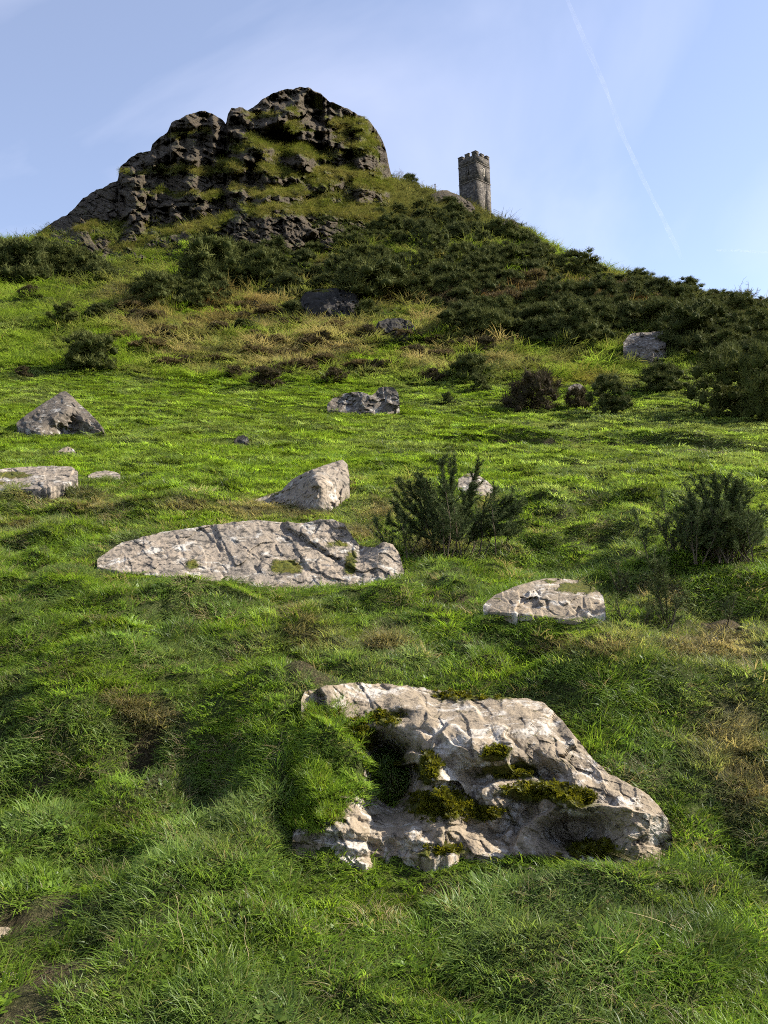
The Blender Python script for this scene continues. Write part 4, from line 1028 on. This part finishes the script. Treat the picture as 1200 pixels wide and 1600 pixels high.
# the near gorse bushes: stems and spiny shoots
def near_gorse(px, py, spread, height, nst, seed, label, lean=0.0, sparse=1.6, mat=M_GORSE_NEAR, tall=(), name='gorse_bush'):
    r = np.random.default_rng(seed)
    base = hit([px], [py])[0]
    root = empty(name, tuple(float(x) for x in base)); tag(root, label, 'gorse bush', None)
    SV, ST = [], []; sn = 0
    FB, FD, FL, FW, FV = [], [], [], [], []
    def tube(pts, r0, r1):
        nonlocal sn
        n = len(pts); t = np.gradient(pts, axis=0); t /= np.linalg.norm(t, axis=1)[:, None]
        a = np.cross(t, [0.3, 0.9, 0.2]); a /= np.linalg.norm(a, axis=1)[:, None]; b = np.cross(t, a)
        rr = np.linspace(r0, r1, n)[:, None]
        ring = np.stack([pts + rr * (a * math.cos(w) + b * math.sin(w)) for w in (0, 2.09, 4.19)], 1)
        q = []
        for i in range(n - 1):
            for j in range(3):
                q.append([sn + i * 3 + j, sn + i * 3 + (j + 1) % 3, sn + (i + 1) * 3 + (j + 1) % 3, sn + (i + 1) * 3 + j])
        SV.append(ring.reshape(-1, 3)); ST.extend(q); sn += n * 3
    def shoot(p0, d0, L, dens=330, up=.2, r0=.004):
        n = 9; pts = [p0]; d = d0.copy()
        for i in range(n - 1):
            d = d + np.array([0, 0, up]) / n + r.normal(size=3) * .09; d /= np.linalg.norm(d); pts.append(pts[-1] + d * L / (n - 1))
        pts = np.array(pts); tube(pts, r0, .0015)
        m = max(8, int(L * dens * sparse)); tt = r.uniform(.08, 1.0, m) * (n - 1); i = np.minimum(tt.astype(int), n - 2); f = (tt - i)[:, None]
        b = pts[i] * (1 - f) + pts[i + 1] * f; ax = pts[i + 1] - pts[i]; ax /= np.linalg.norm(ax, axis=1)[:, None]
        q = r.normal(size=(m, 3)); q -= ax * (q * ax).sum(1)[:, None]; q /= np.linalg.norm(q, axis=1)[:, None]
        dd = q + ax * r.uniform(.35, 1.1, m)[:, None]; dd /= np.linalg.norm(dd, axis=1)[:, None]
        FB.append(b); FD.append(dd); FL.append(r.uniform(.028, .06, m) * np.where(tt / n > .85, .8, 1)); FW.append(r.uniform(.004, .008, m)); FV.append(np.clip(r.uniform(0, .6) + r.uniform(-.2, .4, m), 0, 1))
        return pts
    for k in range(nst):
        a = r.uniform(0, 2 * np.pi); out = r.uniform(.1, 1.0)
        d = np.array([math.cos(a) * out * spread / height + lean, math.sin(a) * out * spread / height, 1.0]); d /= np.linalg.norm(d)
        L = height * r.uniform(.55, .95) * (1.15 if out < .4 else 1.0)
        p0 = np.array([r.normal(0, spread * .38), r.normal(0, spread * .33), -.05]); n = 8; pts = [p0]; dd = d.copy()
        for i in range(n - 1):
            dd = dd + np.array([0, 0, .10]) + r.normal(size=3) * .10; dd /= np.linalg.norm(dd); pts.append(pts[-1] + dd * L / (n - 1))
        pts = np.array(pts); tube(pts, .009, .003)
        shoot(pts[-1], dd, L * r.uniform(.2, .4), 420)
        for j in range(int(r.integers(6, 11))):
            t = r.uniform(.28, 1.0) * (n - 1); i = min(int(t), n - 2); p = pts[i] + (pts[i + 1] - pts[i]) * (t - i)
            o = r.normal(size=3); o[2] = abs(o[2]) * .6; o /= np.linalg.norm(o)
            shoot(p, (dd * .6 + o * .9) / np.linalg.norm(dd * .6 + o * .9), r.uniform(.14, .40) * height / .9)
    for (dx, dz, L) in tall:
        for rep in range(3):
            d = np.array([dx, r.normal(0, .1), dz]); d /= np.linalg.norm(d)
            p0 = np.array([dx * .25 * spread, 0, .25 * height]) + r.normal(size=3) * .02
            pts = shoot(p0, d, L * r.uniform(.9, 1.02), 620, .25, .007)
            for j in range(9):
                i = int(r.integers(3, 8)); o = r.normal(size=3); o /= np.linalg.norm(o)
                shoot(pts[i], (d + o * .55) / np.linalg.norm(d + o * .55), r.uniform(.08, .18), 480)
    me = new_mesh('stem', np.vstack(SV), ST, None); link('stem', me, M_STEM, root)
    v, t = spikes(np.vstack(FB), np.vstack(FD), np.concatenate(FL), np.concatenate(FW), r)
    me = new_mesh('spiny_foliage', v, None, t, smooth=False); attr(me, 'var', np.repeat(np.concatenate(FV), 3)); link('spiny_foliage', me, mat, root)
    return root
near_gorse(705, 862, .78, .62, 28, 71, 'spiky open gorse bush right behind the long slab', lean=.06, tall=((-.6, .9, .80), (-.10, 1, .98), (.16, 1, .98), (-.38, 1, .85), (.5, 1, .7), (.9, .42, .75), (1.0, .25, .68), (.8, .6, .7), (-.95, .55, .6)))
near_gorse(1125, 872, .55, .56, 70, 72, 'dense dark gorse bush at the right edge above the shady turf', lean=0.0, tall=((-.3, 1, .66), (.02, 1, .74), (.25, 1, .7), (-.6, .8, .52), (.5, .9, .66)))
near_gorse(1045, 985, .42, .34, 9, 73, 'young thin gorse in front of the dense right bush', sparse=.8, tall=((-.2, 1, .5),))
near_gorse(975, 930, .16, .28, 6, 74, 'wispy gorse seedling right of the low mossy-topped boulder', sparse=.6)

def bare_shrub(px, py, h, seed, label):
    r = np.random.default_rng(seed); base = hit([px], [py])[0]
    V, Q = [], []; n0 = 0
    def br(p, d, L, rad, lev):
        nonlocal n0
        n = 5; pts = [p]
        for i in range(n - 1):
            d = d + r.normal(size=3) * .16 + np.array([0, 0, .05]); d /= np.linalg.norm(d); pts.append(pts[-1] + d * L / (n - 1))
        pts = np.array(pts); rr = np.linspace(rad, rad * .5, n)
        a = np.array([1, 0, 0.]); b = np.cross(d, a); b /= np.linalg.norm(b); a = np.cross(b, d)
        ring = np.stack([pts + rr[:, None] * (a * math.cos(w) + b * math.sin(w)) for w in (0, 2.09, 4.19)], 1).reshape(-1, 3)
        for i in range(n - 1):
            for j in range(3): Q.append([n0 + i * 3 + j, n0 + i * 3 + (j + 1) % 3, n0 + (i + 1) * 3 + (j + 1) % 3, n0 + (i + 1) * 3 + j])
        V.append(ring); n0 += n * 3
        if lev < 3:
            for k in range(4):
                i = int(r.integers(1, n)); o = r.normal(size=3); o /= np.linalg.norm(o)
                br(pts[i], (d + o * .8) / np.linalg.norm(d + o * .8), L * r.uniform(.4, .65), rad * .55, lev + 1)
    for k in range(5):
        d = np.array([r.normal(0, .4), r.normal(0, .3), 1]); d /= np.linalg.norm(d)
        br(np.array([r.normal(0, .2), 0, -.3]), d, h * r.uniform(.5, .8), .06, 0)
    o = link('bare_shrub', new_mesh('bare_shrub', np.vstack(V), Q), M_TWIG); o.location = tuple(float(x) for x in base)
    tag(o, label, 'shrub')
bare_shrub(1168, 480, 2.6, 81, 'leafless twiggy shrub on the right skyline')
bare_shrub(621, 284, 3.6, 82, 'leafless shrub against the sky beside the summit crag')
bare_shrub(1010, 456, 1.6, 83, 'bare twigs sticking up from the right ridge gorse')

# railing by the tower, a little post left of it
fa, fb = hit([771], [333])[0], hit([787], [342])[0]
fa = at(772, 336, 160.5); fb = at(785, 342, 160.5)
rail = empty('railing', tuple(float(x) for x in fa)); tag(rail, 'thin metal railing at the right foot of the tower', 'railing')
for s in (0, .5, 1.0):
    p = (fb - fa) * s
    boxes('post', [(p[0] - .035, p[0] + .035, p[1] - .035, p[1] + .035, p[2] - .8, p[2] + 1.1)], M_METAL, rail)
for hgt in (.35, .72, 1.08):
    dv = fb - fa
    vv = np.array([[0, -.02, hgt - .02], [0, .02, hgt - .02], [0, .02, hgt + .02], [0, -.02, hgt + .02]])
    vv = np.vstack([vv, vv + dv]); link('rail', new_mesh('rail', vv, [(0, 1, 2, 3), (7, 6, 5, 4), (0, 4, 5, 1), (1, 5, 6, 2), (2, 6, 7, 3), (3, 7, 4, 0)], smooth=False), M_METAL, rail)
pp = at(680, 296, 158)
po = boxes('marker_post', [(-.09, .09, -.09, .09, -1.0, .9), (-.12, .12, -.12, .12, .9, 1.0)], M_STEM, None); po.location = tuple(float(x) for x in pp)
tag(po, 'short wooden post on the skyline between tor and tower', 'post')

# ------------------------------------------------------------------ grass
def tuft(name, n, rad, hmin, hmax, wmin, wmax, lean, curl, seed, seg=3, mat=M_BLADE):
    r = np.random.default_rng(seed)
    V, Q, T, var = [], [], [], []; nv = 0
    for k in range(n):
        a = r.uniform(0, 2 * np.pi); q = rad * math.sqrt(r.uniform(0, 1)); p = np.array([q * math.cos(a), q * math.sin(a), -.015])
        h = r.uniform(hmin, hmax); w = r.uniform(wmin, wmax)
        b = a + r.normal(0, .9); d = np.array([math.cos(b), math.sin(b), 0]); ln = abs(r.normal(0, lean)) + .1
        side = np.array([-math.sin(b + r.normal(0, .7)), math.cos(b + r.normal(0, .7)), 0]); side /= np.linalg.norm(side)
        th = ln * .6; pos = p.copy(); rings = []
        for s in range(seg + 1):
            f = s / seg; ww = w * (1 - f ** 1.6)
            rings.append((pos.copy(), ww)); th += curl * r.uniform(.6, 1.3) / seg
            pos = pos + (d * math.sin(th) + np.array([0, 0, math.cos(th)])) * h / seg
        vs0 = nv
        for s, (c, ww) in enumerate(rings):
            if s < seg: V += [c - side * ww / 2, c + side * ww / 2]; nv += 2
            else: V.append(c); nv += 1
        for s in range(seg - 1): Q.append([vs0 + 2 * s, vs0 + 2 * s + 1, vs0 + 2 * s + 3, vs0 + 2 * s + 2])
        T.append([vs0 + 2 * seg - 2, vs0 + 2 * seg - 1, vs0 + 2 * seg])
        var += [r.uniform(0, 1)] * (2 * seg + 1)
    me = new_mesh(name, np.array(V), Q, T); attr(me, 'var', np.array(var)); me.materials.append(mat)
    return bpy.data.objects.new(name, me)
def herb(name, seed, n=26, mat=M_BLADE):
    r = np.random.default_rng(seed); V, Q, var = [], [], []
    for k in range(n):
        a = r.uniform(0, 6.28); d = np.array([math.cos(a), math.sin(a), r.uniform(.2, 1.2)]); d /= np.linalg.norm(d); s = np.cross(d, [0, 0, 1]); s /= np.linalg.norm(s)
        p = d * r.uniform(.01, .03); L = r.uniform(.015, .04); w = L * .3; n0 = len(V)
        V += [p, p + d * L * .5 + s * w, p + d * L, p + d * L * .5 - s * w]; Q.append([n0, n0 + 1, n0 + 2, n0 + 3]); var += [r.uniform(0, .8)] * 4
    me = new_mesh(name, np.array(V), Q); attr(me, 'var', np.array(var)); me.materials.append(mat)
    return bpy.data.objects.new(name, me)
TUFTS = [tuft('a0_short', 90, .09, .035, .075, .0040, .0062, .55, .8, 1), tuft('a1_short', 90, .095, .035, .085, .0040, .0062, .65, 1.0, 2),
         tuft('a2_long', 72, .075, .055, .125, .0040, .0064, .5, 1.1, 3), tuft('a3_long', 72, .08, .05, .115, .0040, .0064, .65, 1.3, 4),
         tuft('a4_straw', 46, .07, .06, .17, .0022, .0038, .7, 1.2, 5), tuft('a5_broad', 18, .06, .07, .15, .006, .009, .5, 1.2, 6),
         tuft('b0_meadow', 110, .11, .035, .075, .0055, .010, .5, .9, 7, 2), tuft('b1_meadow', 110, .11, .04, .10, .0055, .010, .6, 1.2, 8, 2),
         tuft('c0_rough', 90, .10, .09, .22, .004, .008, .6, 1.5, 9, 3), tuft('c1_rough', 90, .10, .10, .25, .004, .008, .7, 1.8, 10, 3), herb('d0_herb', 11), herb('d1_moss', 12, 40)]
TCOL = bpy.data.collections.new('grass_sources')
for o_ in TUFTS: TCOL.objects.link(o_)
def gn_group():
    g = bpy.data.node_groups.new('scatter_tufts', 'GeometryNodeTree')
    g.interface.new_socket('Geometry', in_out='INPUT', socket_type='NodeSocketGeometry'); g.interface.new_socket('Geometry', in_out='OUTPUT', socket_type='NodeSocketGeometry')
    gi = g.nodes.new('NodeGroupInput'); go = g.nodes.new('NodeGroupOutput'); ip = g.nodes.new('GeometryNodeInstanceOnPoints'); ci = g.nodes.new('GeometryNodeCollectionInfo')
    ci.inputs['Collection'].default_value = TCOL; ci.inputs['Separate Children'].default_value = True; ci.inputs['Reset Children'].default_value = True
    def na(nm, ty):
        n = g.nodes.new('GeometryNodeInputNamedAttribute'); n.data_type = ty; n.inputs['Name'].default_value = nm; return n.outputs['Attribute']
    ip.inputs['Pick Instance'].default_value = True
    e2r = g.nodes.new('FunctionNodeEulerToRotation')
    g.links.new(na('rot', 'FLOAT_VECTOR'), e2r.inputs[0]); g.links.new(e2r.outputs[0], ip.inputs['Rotation'])
    g.links.new(gi.outputs[0], ip.inputs['Points']); g.links.new(ci.outputs[0], ip.inputs['Instance']); g.links.new(na('kindx', 'INT'), ip.inputs['Instance Index'])
    g.links.new(na('scl', 'FLOAT_VECTOR'), ip.inputs['Scale'])
    g.links.new(ip.outputs[0], go.inputs[0])
    return g
GN = gn_group()
def scatter(name, label, P, kind, rot, scl, tint):
    me = bpy.data.meshes.new(name); me.vertices.add(len(P)); me.vertices.foreach_set('co', P.astype(np.float32).ravel())
    attr(me, 'kindx', kind, 'INT'); attr(me, 'rot', rot, 'FLOAT_VECTOR'); attr(me, 'scl', scl, 'FLOAT_VECTOR'); attr(me, 'tint', np.hstack([tint, np.ones((len(P), 1))]), 'FLOAT_COLOR')
    o = link(name, me); md = o.modifiers.new('tufts', 'NODES'); md.node_group = GN
    tag(o, label, 'grass', kind='stuff')
    return o
def under_rock(P):
    """places covered by a rock: behind its face and not yet past its back"""
    px, py = project(P); bad = np.zeros(len(P), bool)
    for (cx, yt, yb, d0, d1), (_, ya, yu, G) in zip(ROCK_MASKS, ROCK_DEPTH):
        m = np.where((px > cx[0]) & (px < cx[-1]) & (P[:, 1] < np.interp(px, cx, d1)))[0]
        if not len(m): continue
        a = np.interp(px[m], cx, ya); b = np.interp(px[m], cx, yu)
        v = np.clip((b - py[m]) / np.maximum(b - a, 1e-3), 0, 1); j = np.clip(np.round((px[m] - cx[0]) / (cx[-1] - cx[0]) * (len(cx) - 1)).astype(int), 0, len(cx) - 1)
        g = G[np.round(v * (G.shape[0] - 1)).astype(int), j]
        bad[m] |= (py[m] > a - 1) & (py[m] < b) & (P[m, 1] > g + .004 * g)
    return bad
def ground_normal(P, e=.06):
    e = np.maximum(e, .01 * P[:, 1]); gx = (H(P[:, 0] + e, P[:, 1]) - H(P[:, 0] - e, P[:, 1])) / (2 * e); gy = (H(P[:, 0], P[:, 1] + e) - H(P[:, 0], P[:, 1] - e)) / (2 * e)
    n = np.stack([-gx, -gy, np.ones(len(P))], 1); return n / np.linalg.norm(n, axis=1)[:, None]
def tilt_euler(up, yaw):
    """euler angles of a tuft that stands along UP and is turned by YAW"""
    z = up / np.linalg.norm(up, axis=1)[:, None]; a = np.stack([np.cos(yaw), np.sin(yaw), 0 * yaw], 1)
    x = a - z * (a * z).sum(1)[:, None]; x /= np.linalg.norm(x, axis=1)[:, None]; y = np.cross(z, x)
    return np.stack([np.arctan2(y[:, 2], z[:, 2]), -np.arcsin(np.clip(x[:, 2], -1, 1)), np.arctan2(x[:, 1], x[:, 0])], 1)
def gen(n, d0, d1, power, seed):
    r = np.random.default_rng(seed); k_ = np.arange(n) + 1.0; t = (k_ * 0.7548776662466927 + r.uniform(-.1, .1, n) / math.sqrt(n)) % 1.0; e = 2 - power
    d = (d0 ** e + t * (d1 ** e - d0 ** e)) ** (1 / e)
    x = (((k_ * 0.5698402909980532) % 1.0) * 2 - 1 + r.normal(0, .3, n) / math.sqrt(n)) * (.47 * d + 1.1)
    return np.stack([x, d, H(x, d)], 1), r
# near and middle turf
P, r = gen(34000, 2.3, 62, 1.4, 5)
Q_, _ = gen(34000, 2.3, 20, 1.4, 15)
Q_[:, 0] += r.normal(0, .03, len(Q_)); Q_[:, 2] = H(Q_[:, 0], Q_[:, 1])
P = np.vstack([P, Q_[r.uniform(0, 1, len(Q_)) < np.clip(1.1 * (1 / ground_normal(Q_)[:, 2] - 1), 0, 1)]])
c, earth, straw, rust, px, py = cover(P)
keep = (~under_rock(P)) & (r.uniform(0, 1, len(P)) > earth * 1.15) & (py > 330)
P, c, straw, rust, px, py, earth = P[keep], c[keep], straw[keep], rust[keep], px[keep], py[keep], earth[keep]
n = len(P); d = P[:, 1]
ln = fbm2(P[:, 0] / .9, P[:, 1] / .9, 3, 70) + .4 * fbm2(P[:, 0] / .25, P[:, 1] / .25, 2, 71)
u = r.uniform(0, 1, n)
longp = np.clip(.42 + .9 * ln, .03, .95) * sstep(20, 9, d)
kind = np.where(u < longp, r.integers(2, 4, n), r.integers(0, 2, n))
kind = np.where(r.uniform(0, 1, n) < .03, 5, kind)
kind = np.where((d > 11) & (r.uniform(0, 1, n) < sstep(10, 16, d)), r.integers(6, 8, n), kind)
kind = np.where(r.uniform(0, 1, n) < straw * .55, np.where(d < 16, 4, r.integers(8, 10, n)), kind)
kind = np.where((r.uniform(0, 1, n) < .09) & (d < 9), 10, kind)
sd = (r.uniform(0, 1, n) < .045) & (d < 14); kind = np.where(sd, 4, kind); c = np.where(sd[:, None], STRAW[None] * .9, c)
sxy = np.maximum(1.0, (d / 5.0) ** .62) * r.uniform(.8, 1.3, n); sz = np.maximum(.9, (d / 6.0) ** .22) * r.uniform(.7, 1.25, n) * (1 + .35 * np.clip(ln, -.6, .8))
sz = np.where(kind >= 8, sz * 1.1, sz); sz = np.where((kind == 6) | (kind == 7), sz * 1.25, sz)
low = np.ones(n)
for (cx_, yt_, yb_, d0_, d1_) in ROCK_MASKS:
    f_ = (px > cx_[0] - 8) & (px < cx_[-1] + 8) & (py > np.interp(px, cx_, yb_) - 4) & (py < np.interp(px, cx_, yb_) + 150 / d)
    low[f_] = .5
f_ = (px > 450) & (px < 650) & (py > 1280) & (py < 1385); low[f_] = .6
f_ = (px > 430) & (px < 585) & (py > 1085) & (py < 1330); low[f_] = np.minimum(low[f_], .6)
sz = sz * low
clump = np.clip(1 + .45 * fbm2(P[:, 0] / .35, P[:, 1] / .35, 2, 72) + r.normal(0, .24, n), .45, 1.8)
fl = np.clip(1 + .85 * fbm2(P[:, 0] / .8, P[:, 1] / .4, 3, 74), .3, 1.7)
tint = c * clump[:, None] * np.where(d > 12, fl, 1.0)[:, None] * np.where(kind == 4, 1.15, 1.0)[:, None]
ta = fbm2(P[:, 0] / 1.2, P[:, 1] / 1.2, 2, 73) * 6; tl = np.abs(r.normal(0, .16, n)) + .08
rot = tilt_euler(np.array([0, 0, .5]) + .7 * ground_normal(P) + np.stack([tl * np.cos(ta), tl * np.sin(ta), 0 * ta], 1), r.uniform(0, 6.28, n))
# dry tussocks
tp_, tk_, tr_, ts_, tt_ = [], [], [], [], []
for (sx_, sy_, rx_, ry_) in STRAW_SPOTS:
    m_ = 18; qx_ = sx_ + r.normal(0, rx_ * .45, m_); qy_ = sy_ + r.normal(0, ry_ * .45, m_); q_ = hit(qx_, qy_)
    q_ = q_[(~under_rock(q_)) & (q_[:, 1] < 17)]; m_ = len(q_)
    if not m_: continue
    tp_.append(q_); tk_.append(np.where(r.uniform(0, 1, m_) < .5, 4, 3)); a_ = r.uniform(0, 6.28) + r.normal(0, .5, m_); l_ = np.abs(r.normal(.25, .2, m_))
    tr_.append(np.stack([l_ * np.cos(a_), l_ * np.sin(a_), r.uniform(0, 6.28, m_)], 1)); s_ = r.uniform(.8, 1.25, m_) * np.maximum(1, q_[:, 1] / 9) ** .4
    ts_.append(np.stack([s_ * 1.1, s_ * 1.1, s_], 1)); w_ = np.clip(r.normal(.5, .25, m_), 0, 1)[:, None]; tt_.append((STRAW * w_ + OLIVE * (1 - w_)) * r.uniform(.7, 1.25, (m_, 1)))
P = np.vstack([P] + tp_); kind = np.concatenate([kind] + tk_); rot = np.vstack([rot] + tr_); tint = np.vstack([tint] + tt_)
_s3 = np.vstack([np.stack([sxy, sxy, sz], 1)] + ts_)
grass = scatter('turf_grass', 'green grass turf with dry tufts covering the near ground and meadow', P, kind, rot, _s3, tint)
# rough grass of the steep slope
P, r = gen(16000, 46, 150, 1.3, 6)
c, earth, straw, rust, px, py = cover(P)
keep = (~under_rock(P)) & (py > 285) & (r.uniform(0, 1, len(P)) > earth)
P, c, straw, rust = P[keep], c[keep], straw[keep], rust[keep]; n = len(P); d = P[:, 1]
tall = np.clip(.25 + straw + .5 * rust + .8 * fbm2(P[:, 0] / 4, P[:, 1] / 4, 3, 80), 0, 1)
kind = np.where(r.uniform(0, 1, n) < tall, r.integers(8, 10, n), r.integers(6, 8, n))
sxy = (d / 5.0) ** .68 * r.uniform(.8, 1.4, n); sz = np.where(kind >= 8, r.uniform(1.2, 2.6, n), r.uniform(1.5, 2.6, n)) * np.interp(d, [95, 130], [1, .5])
tint = c * np.clip(1 + .4 * fbm2(P[:, 0] / 2, P[:, 1] / 2, 2, 82) + r.normal(0, .15, n), .5, 1.7)[:, None]
rot = np.stack([r.normal(0, .3, n), r.normal(0, .3, n), r.uniform(0, 6.28, n)], 1)
scatter('slope_grass', 'rough dry and green grass on the steep slope', P, kind, rot, np.stack([sxy, sxy, sz], 1), tint)
# grass on the ledges of the tor
r = np.random.default_rng(8)
w = np.clip(tg[:tny] - .5, 0, 1) * sstep(.15, .5, TN[:tny, :, 2]); w = (w * np.linalg.norm(np.cross(np.gradient(TP, axis=1), np.gradient(TP, axis=0)), axis=-1)).ravel()
idx = r.choice(len(w), 9000, p=w / w.sum())
P = TP.reshape(-1, 3)[idx] + r.normal(0, .08, (9000, 3)); n = len(P)
t2 = np.clip(.5 + .7 * fbm2(P[:, 0] / 5, P[:, 2] / 5, 3, 85) + r.normal(0, .2, n), 0, 1)[:, None]
tint = (np.array([.10, .125, .022]) * (1 - t2) + np.array([.17, .16, .058]) * t2) * r.uniform(.6, 1.0, (n, 1))
s = r.uniform(2.2, 4.6, n)
scatter('ledge_grass', 'yellowish grass tufts along the ledges of the tor', P, r.integers(6, 10, n), np.stack([r.normal(.2, .3, n), r.normal(0, .3, n), r.uniform(0, 6.28, n)], 1), np.stack([s, s, s * .75], 1), tint)
# moss cushions and turf on the near rock
r = np.random.default_rng(9)
mw = np.clip(main_info['moss'] - .45, 0, 1) * sstep(-.2, .35, main_info['N'][..., 2]); mw = mw.ravel()
idx = r.choice(len(mw), 2200, p=mw / mw.sum()); P = main_info['P'].reshape(-1, 3)[idx]; n = len(P)
ppx = main_info['PX'].ravel()[idx]
gr_ = (r.uniform(0, 1, n) < sstep(575, 500, ppx) * .8)
kind = np.where(gr_, r.integers(0, 4, n), 11)
tint = np.where(gr_[:, None], GREEN[None] * r.uniform(.7, 1.3, (n, 1)), np.array([[.13, .13, .012]]) * r.uniform(.5, 1.3, (n, 1)))
s = np.where(gr_, r.uniform(.45, .8, n), r.uniform(.3, .6, n))
scatter('rock_moss', 'yellow-green moss cushions and turf on the nearest boulder', P, kind, np.stack([r.normal(.4, .3, n), r.normal(0, .3, n), r.uniform(0, 6.28, n)], 1), np.stack([s, s, s], 1), tint)

# a few long dry stalks standing out of the turf
def stalk(px, py, px2, py2, label, dd=0.0, r0=.0016):
    a = hit([px], [py])[0]; b = at(px2, py2, a[1] + dd)
    t = np.linspace(0, 1, 12)[:, None]; bow = np.array([.02, 0, .03]) * np.linalg.norm(b - a)
    pts = a * (1 - t) + b * t + bow * np.sin(np.pi * t) + np.array([.006, 0, 0]) * np.sin(9 * t)
    rr = np.linspace(r0, r0 * .5, 12)[:, None]
    ring = np.stack([pts + rr * np.array([math.cos(w), .3 * math.sin(w), math.sin(w)]) for w in (0, 1.57, 3.14, 4.71)], 1).reshape(-1, 3)
    q = [[i * 4 + j, i * 4 + (j + 1) % 4, (i + 1) * 4 + (j + 1) % 4, (i + 1) * 4 + j] for i in range(11) for j in range(4)]
    tag(link('grass_stalk', new_mesh('grass_stalk', ring, q), M_STRAW), label, 'grass stalk')
stalk(285, 1485, 273, 1398, 'straight dry grass stalk standing in the dark hollow, lower left')
stalk(386, 1512, 380, 1430, 'dry grass stalk right of the other one, lower left', -.03)
stalk(1130, 1480, 976, 1424, 'long dry stalk lying over the turf at lower right', .05)
stalk(725, 1020, 760, 1016, 'short pale stalk lying on the turf above the biggest rock', .02)
stalk(1200, 762, 1152, 757, 'pale dead stem reaching in at the right behind the dense gorse', .1, .004)

# ------------------------------------------------------------------ vapour trails
def mat_trail():
    m, t, out = mat_new('vapour_trail')
    pos = N(t, 'ShaderNodeTexCoord').outputs['Object']
    n = noise(t, pos, 0.0022, 5, 0.6)
    ed = attrib(t, 'soft').outputs['Fac']
    a = math2(t, 'MULTIPLY', rng(t, n, 0.30, 0.62), ed)
    d = N(t, 'ShaderNodeBsdfTranslucent', {'Color': (0.95, 0.95, 0.97, 1)}); d2 = N(t, 'ShaderNodeBsdfDiffuse', {'Color': (0.95, 0.95, 0.97, 1)})
    s = N(t, 'ShaderNodeMixShader', {0: .5, 1: d.outputs[0], 2: d2.outputs[0]}); tr = N(t, 'ShaderNodeBsdfTransparent')
    x = N(t, 'ShaderNodeMixShader', {0: a, 1: tr.outputs[0], 2: s.outputs[0]}); t.links.new(x.outputs[0], out.inputs[0])
    return m
M_TRAIL = mat_trail()
def trail(pts, wpx, label, alt=7000.0, seed=1):
    px = np.array([p[0] for p in pts], float); py = np.array([p[1] for p in pts], float)
    tt = np.linspace(0, 1, 90); tp = np.linspace(0, 1, len(pts)); X = np.interp(tt, tp, px); Y = np.interp(tt, tp, py) + 1.2 * fbm2(tt * 9, tt * 0, 3, seed)
    v = rays(X, Y); P = CAM + v * (alt / v[:, 2])[:, None]
    wd = wpx * np.linalg.norm(P - CAM, axis=1) / F_PX * (1 + .4 * fbm2(tt * 7, tt * 0 + 4, 3, seed + 1))
    tang = np.gradient(P, axis=0); tang /= np.linalg.norm(tang, axis=1)[:, None]; side = np.cross(tang, [0, 0, 1.0]); side /= np.linalg.norm(side, axis=1)[:, None]; upv = np.cross(side, tang)
    k = 12; ring = np.stack([P + wd[:, None] * .5 * (side * math.cos(a) + .6 * upv * math.sin(a)) for a in np.linspace(0, 2 * np.pi, k, endpoint=False)], 1)
    q = [[i * k + j, i * k + (j + 1) % k, (i + 1) * k + (j + 1) % k, (i + 1) * k + j] for i in range(89) for j in range(k)]
    me = new_mesh('vapour_trail', ring.reshape(-1, 3), q)
    f = np.minimum(1, np.minimum(tt / .06, (1 - tt) / .12)) * np.clip(.6 + .7 * fbm2(tt * 5, tt * 0 + 8, 3, seed + 2), .06, 1) * .075
    attr(me, 'soft', np.repeat(f, k))
    tag(link('vapour_trail', me, M_TRAIL), label, 'vapour trail')
trail([(878,-20),(912,60),(945,135),(972,210),(1005,280),(1040,350),(1068,410)], 6, 'long thin white vapour trail slanting down the right sky', seed=2)
trail([(1118,391),(1160,392),(1215,395)], 4, 'short faint vapour trail near the right edge', seed=5)
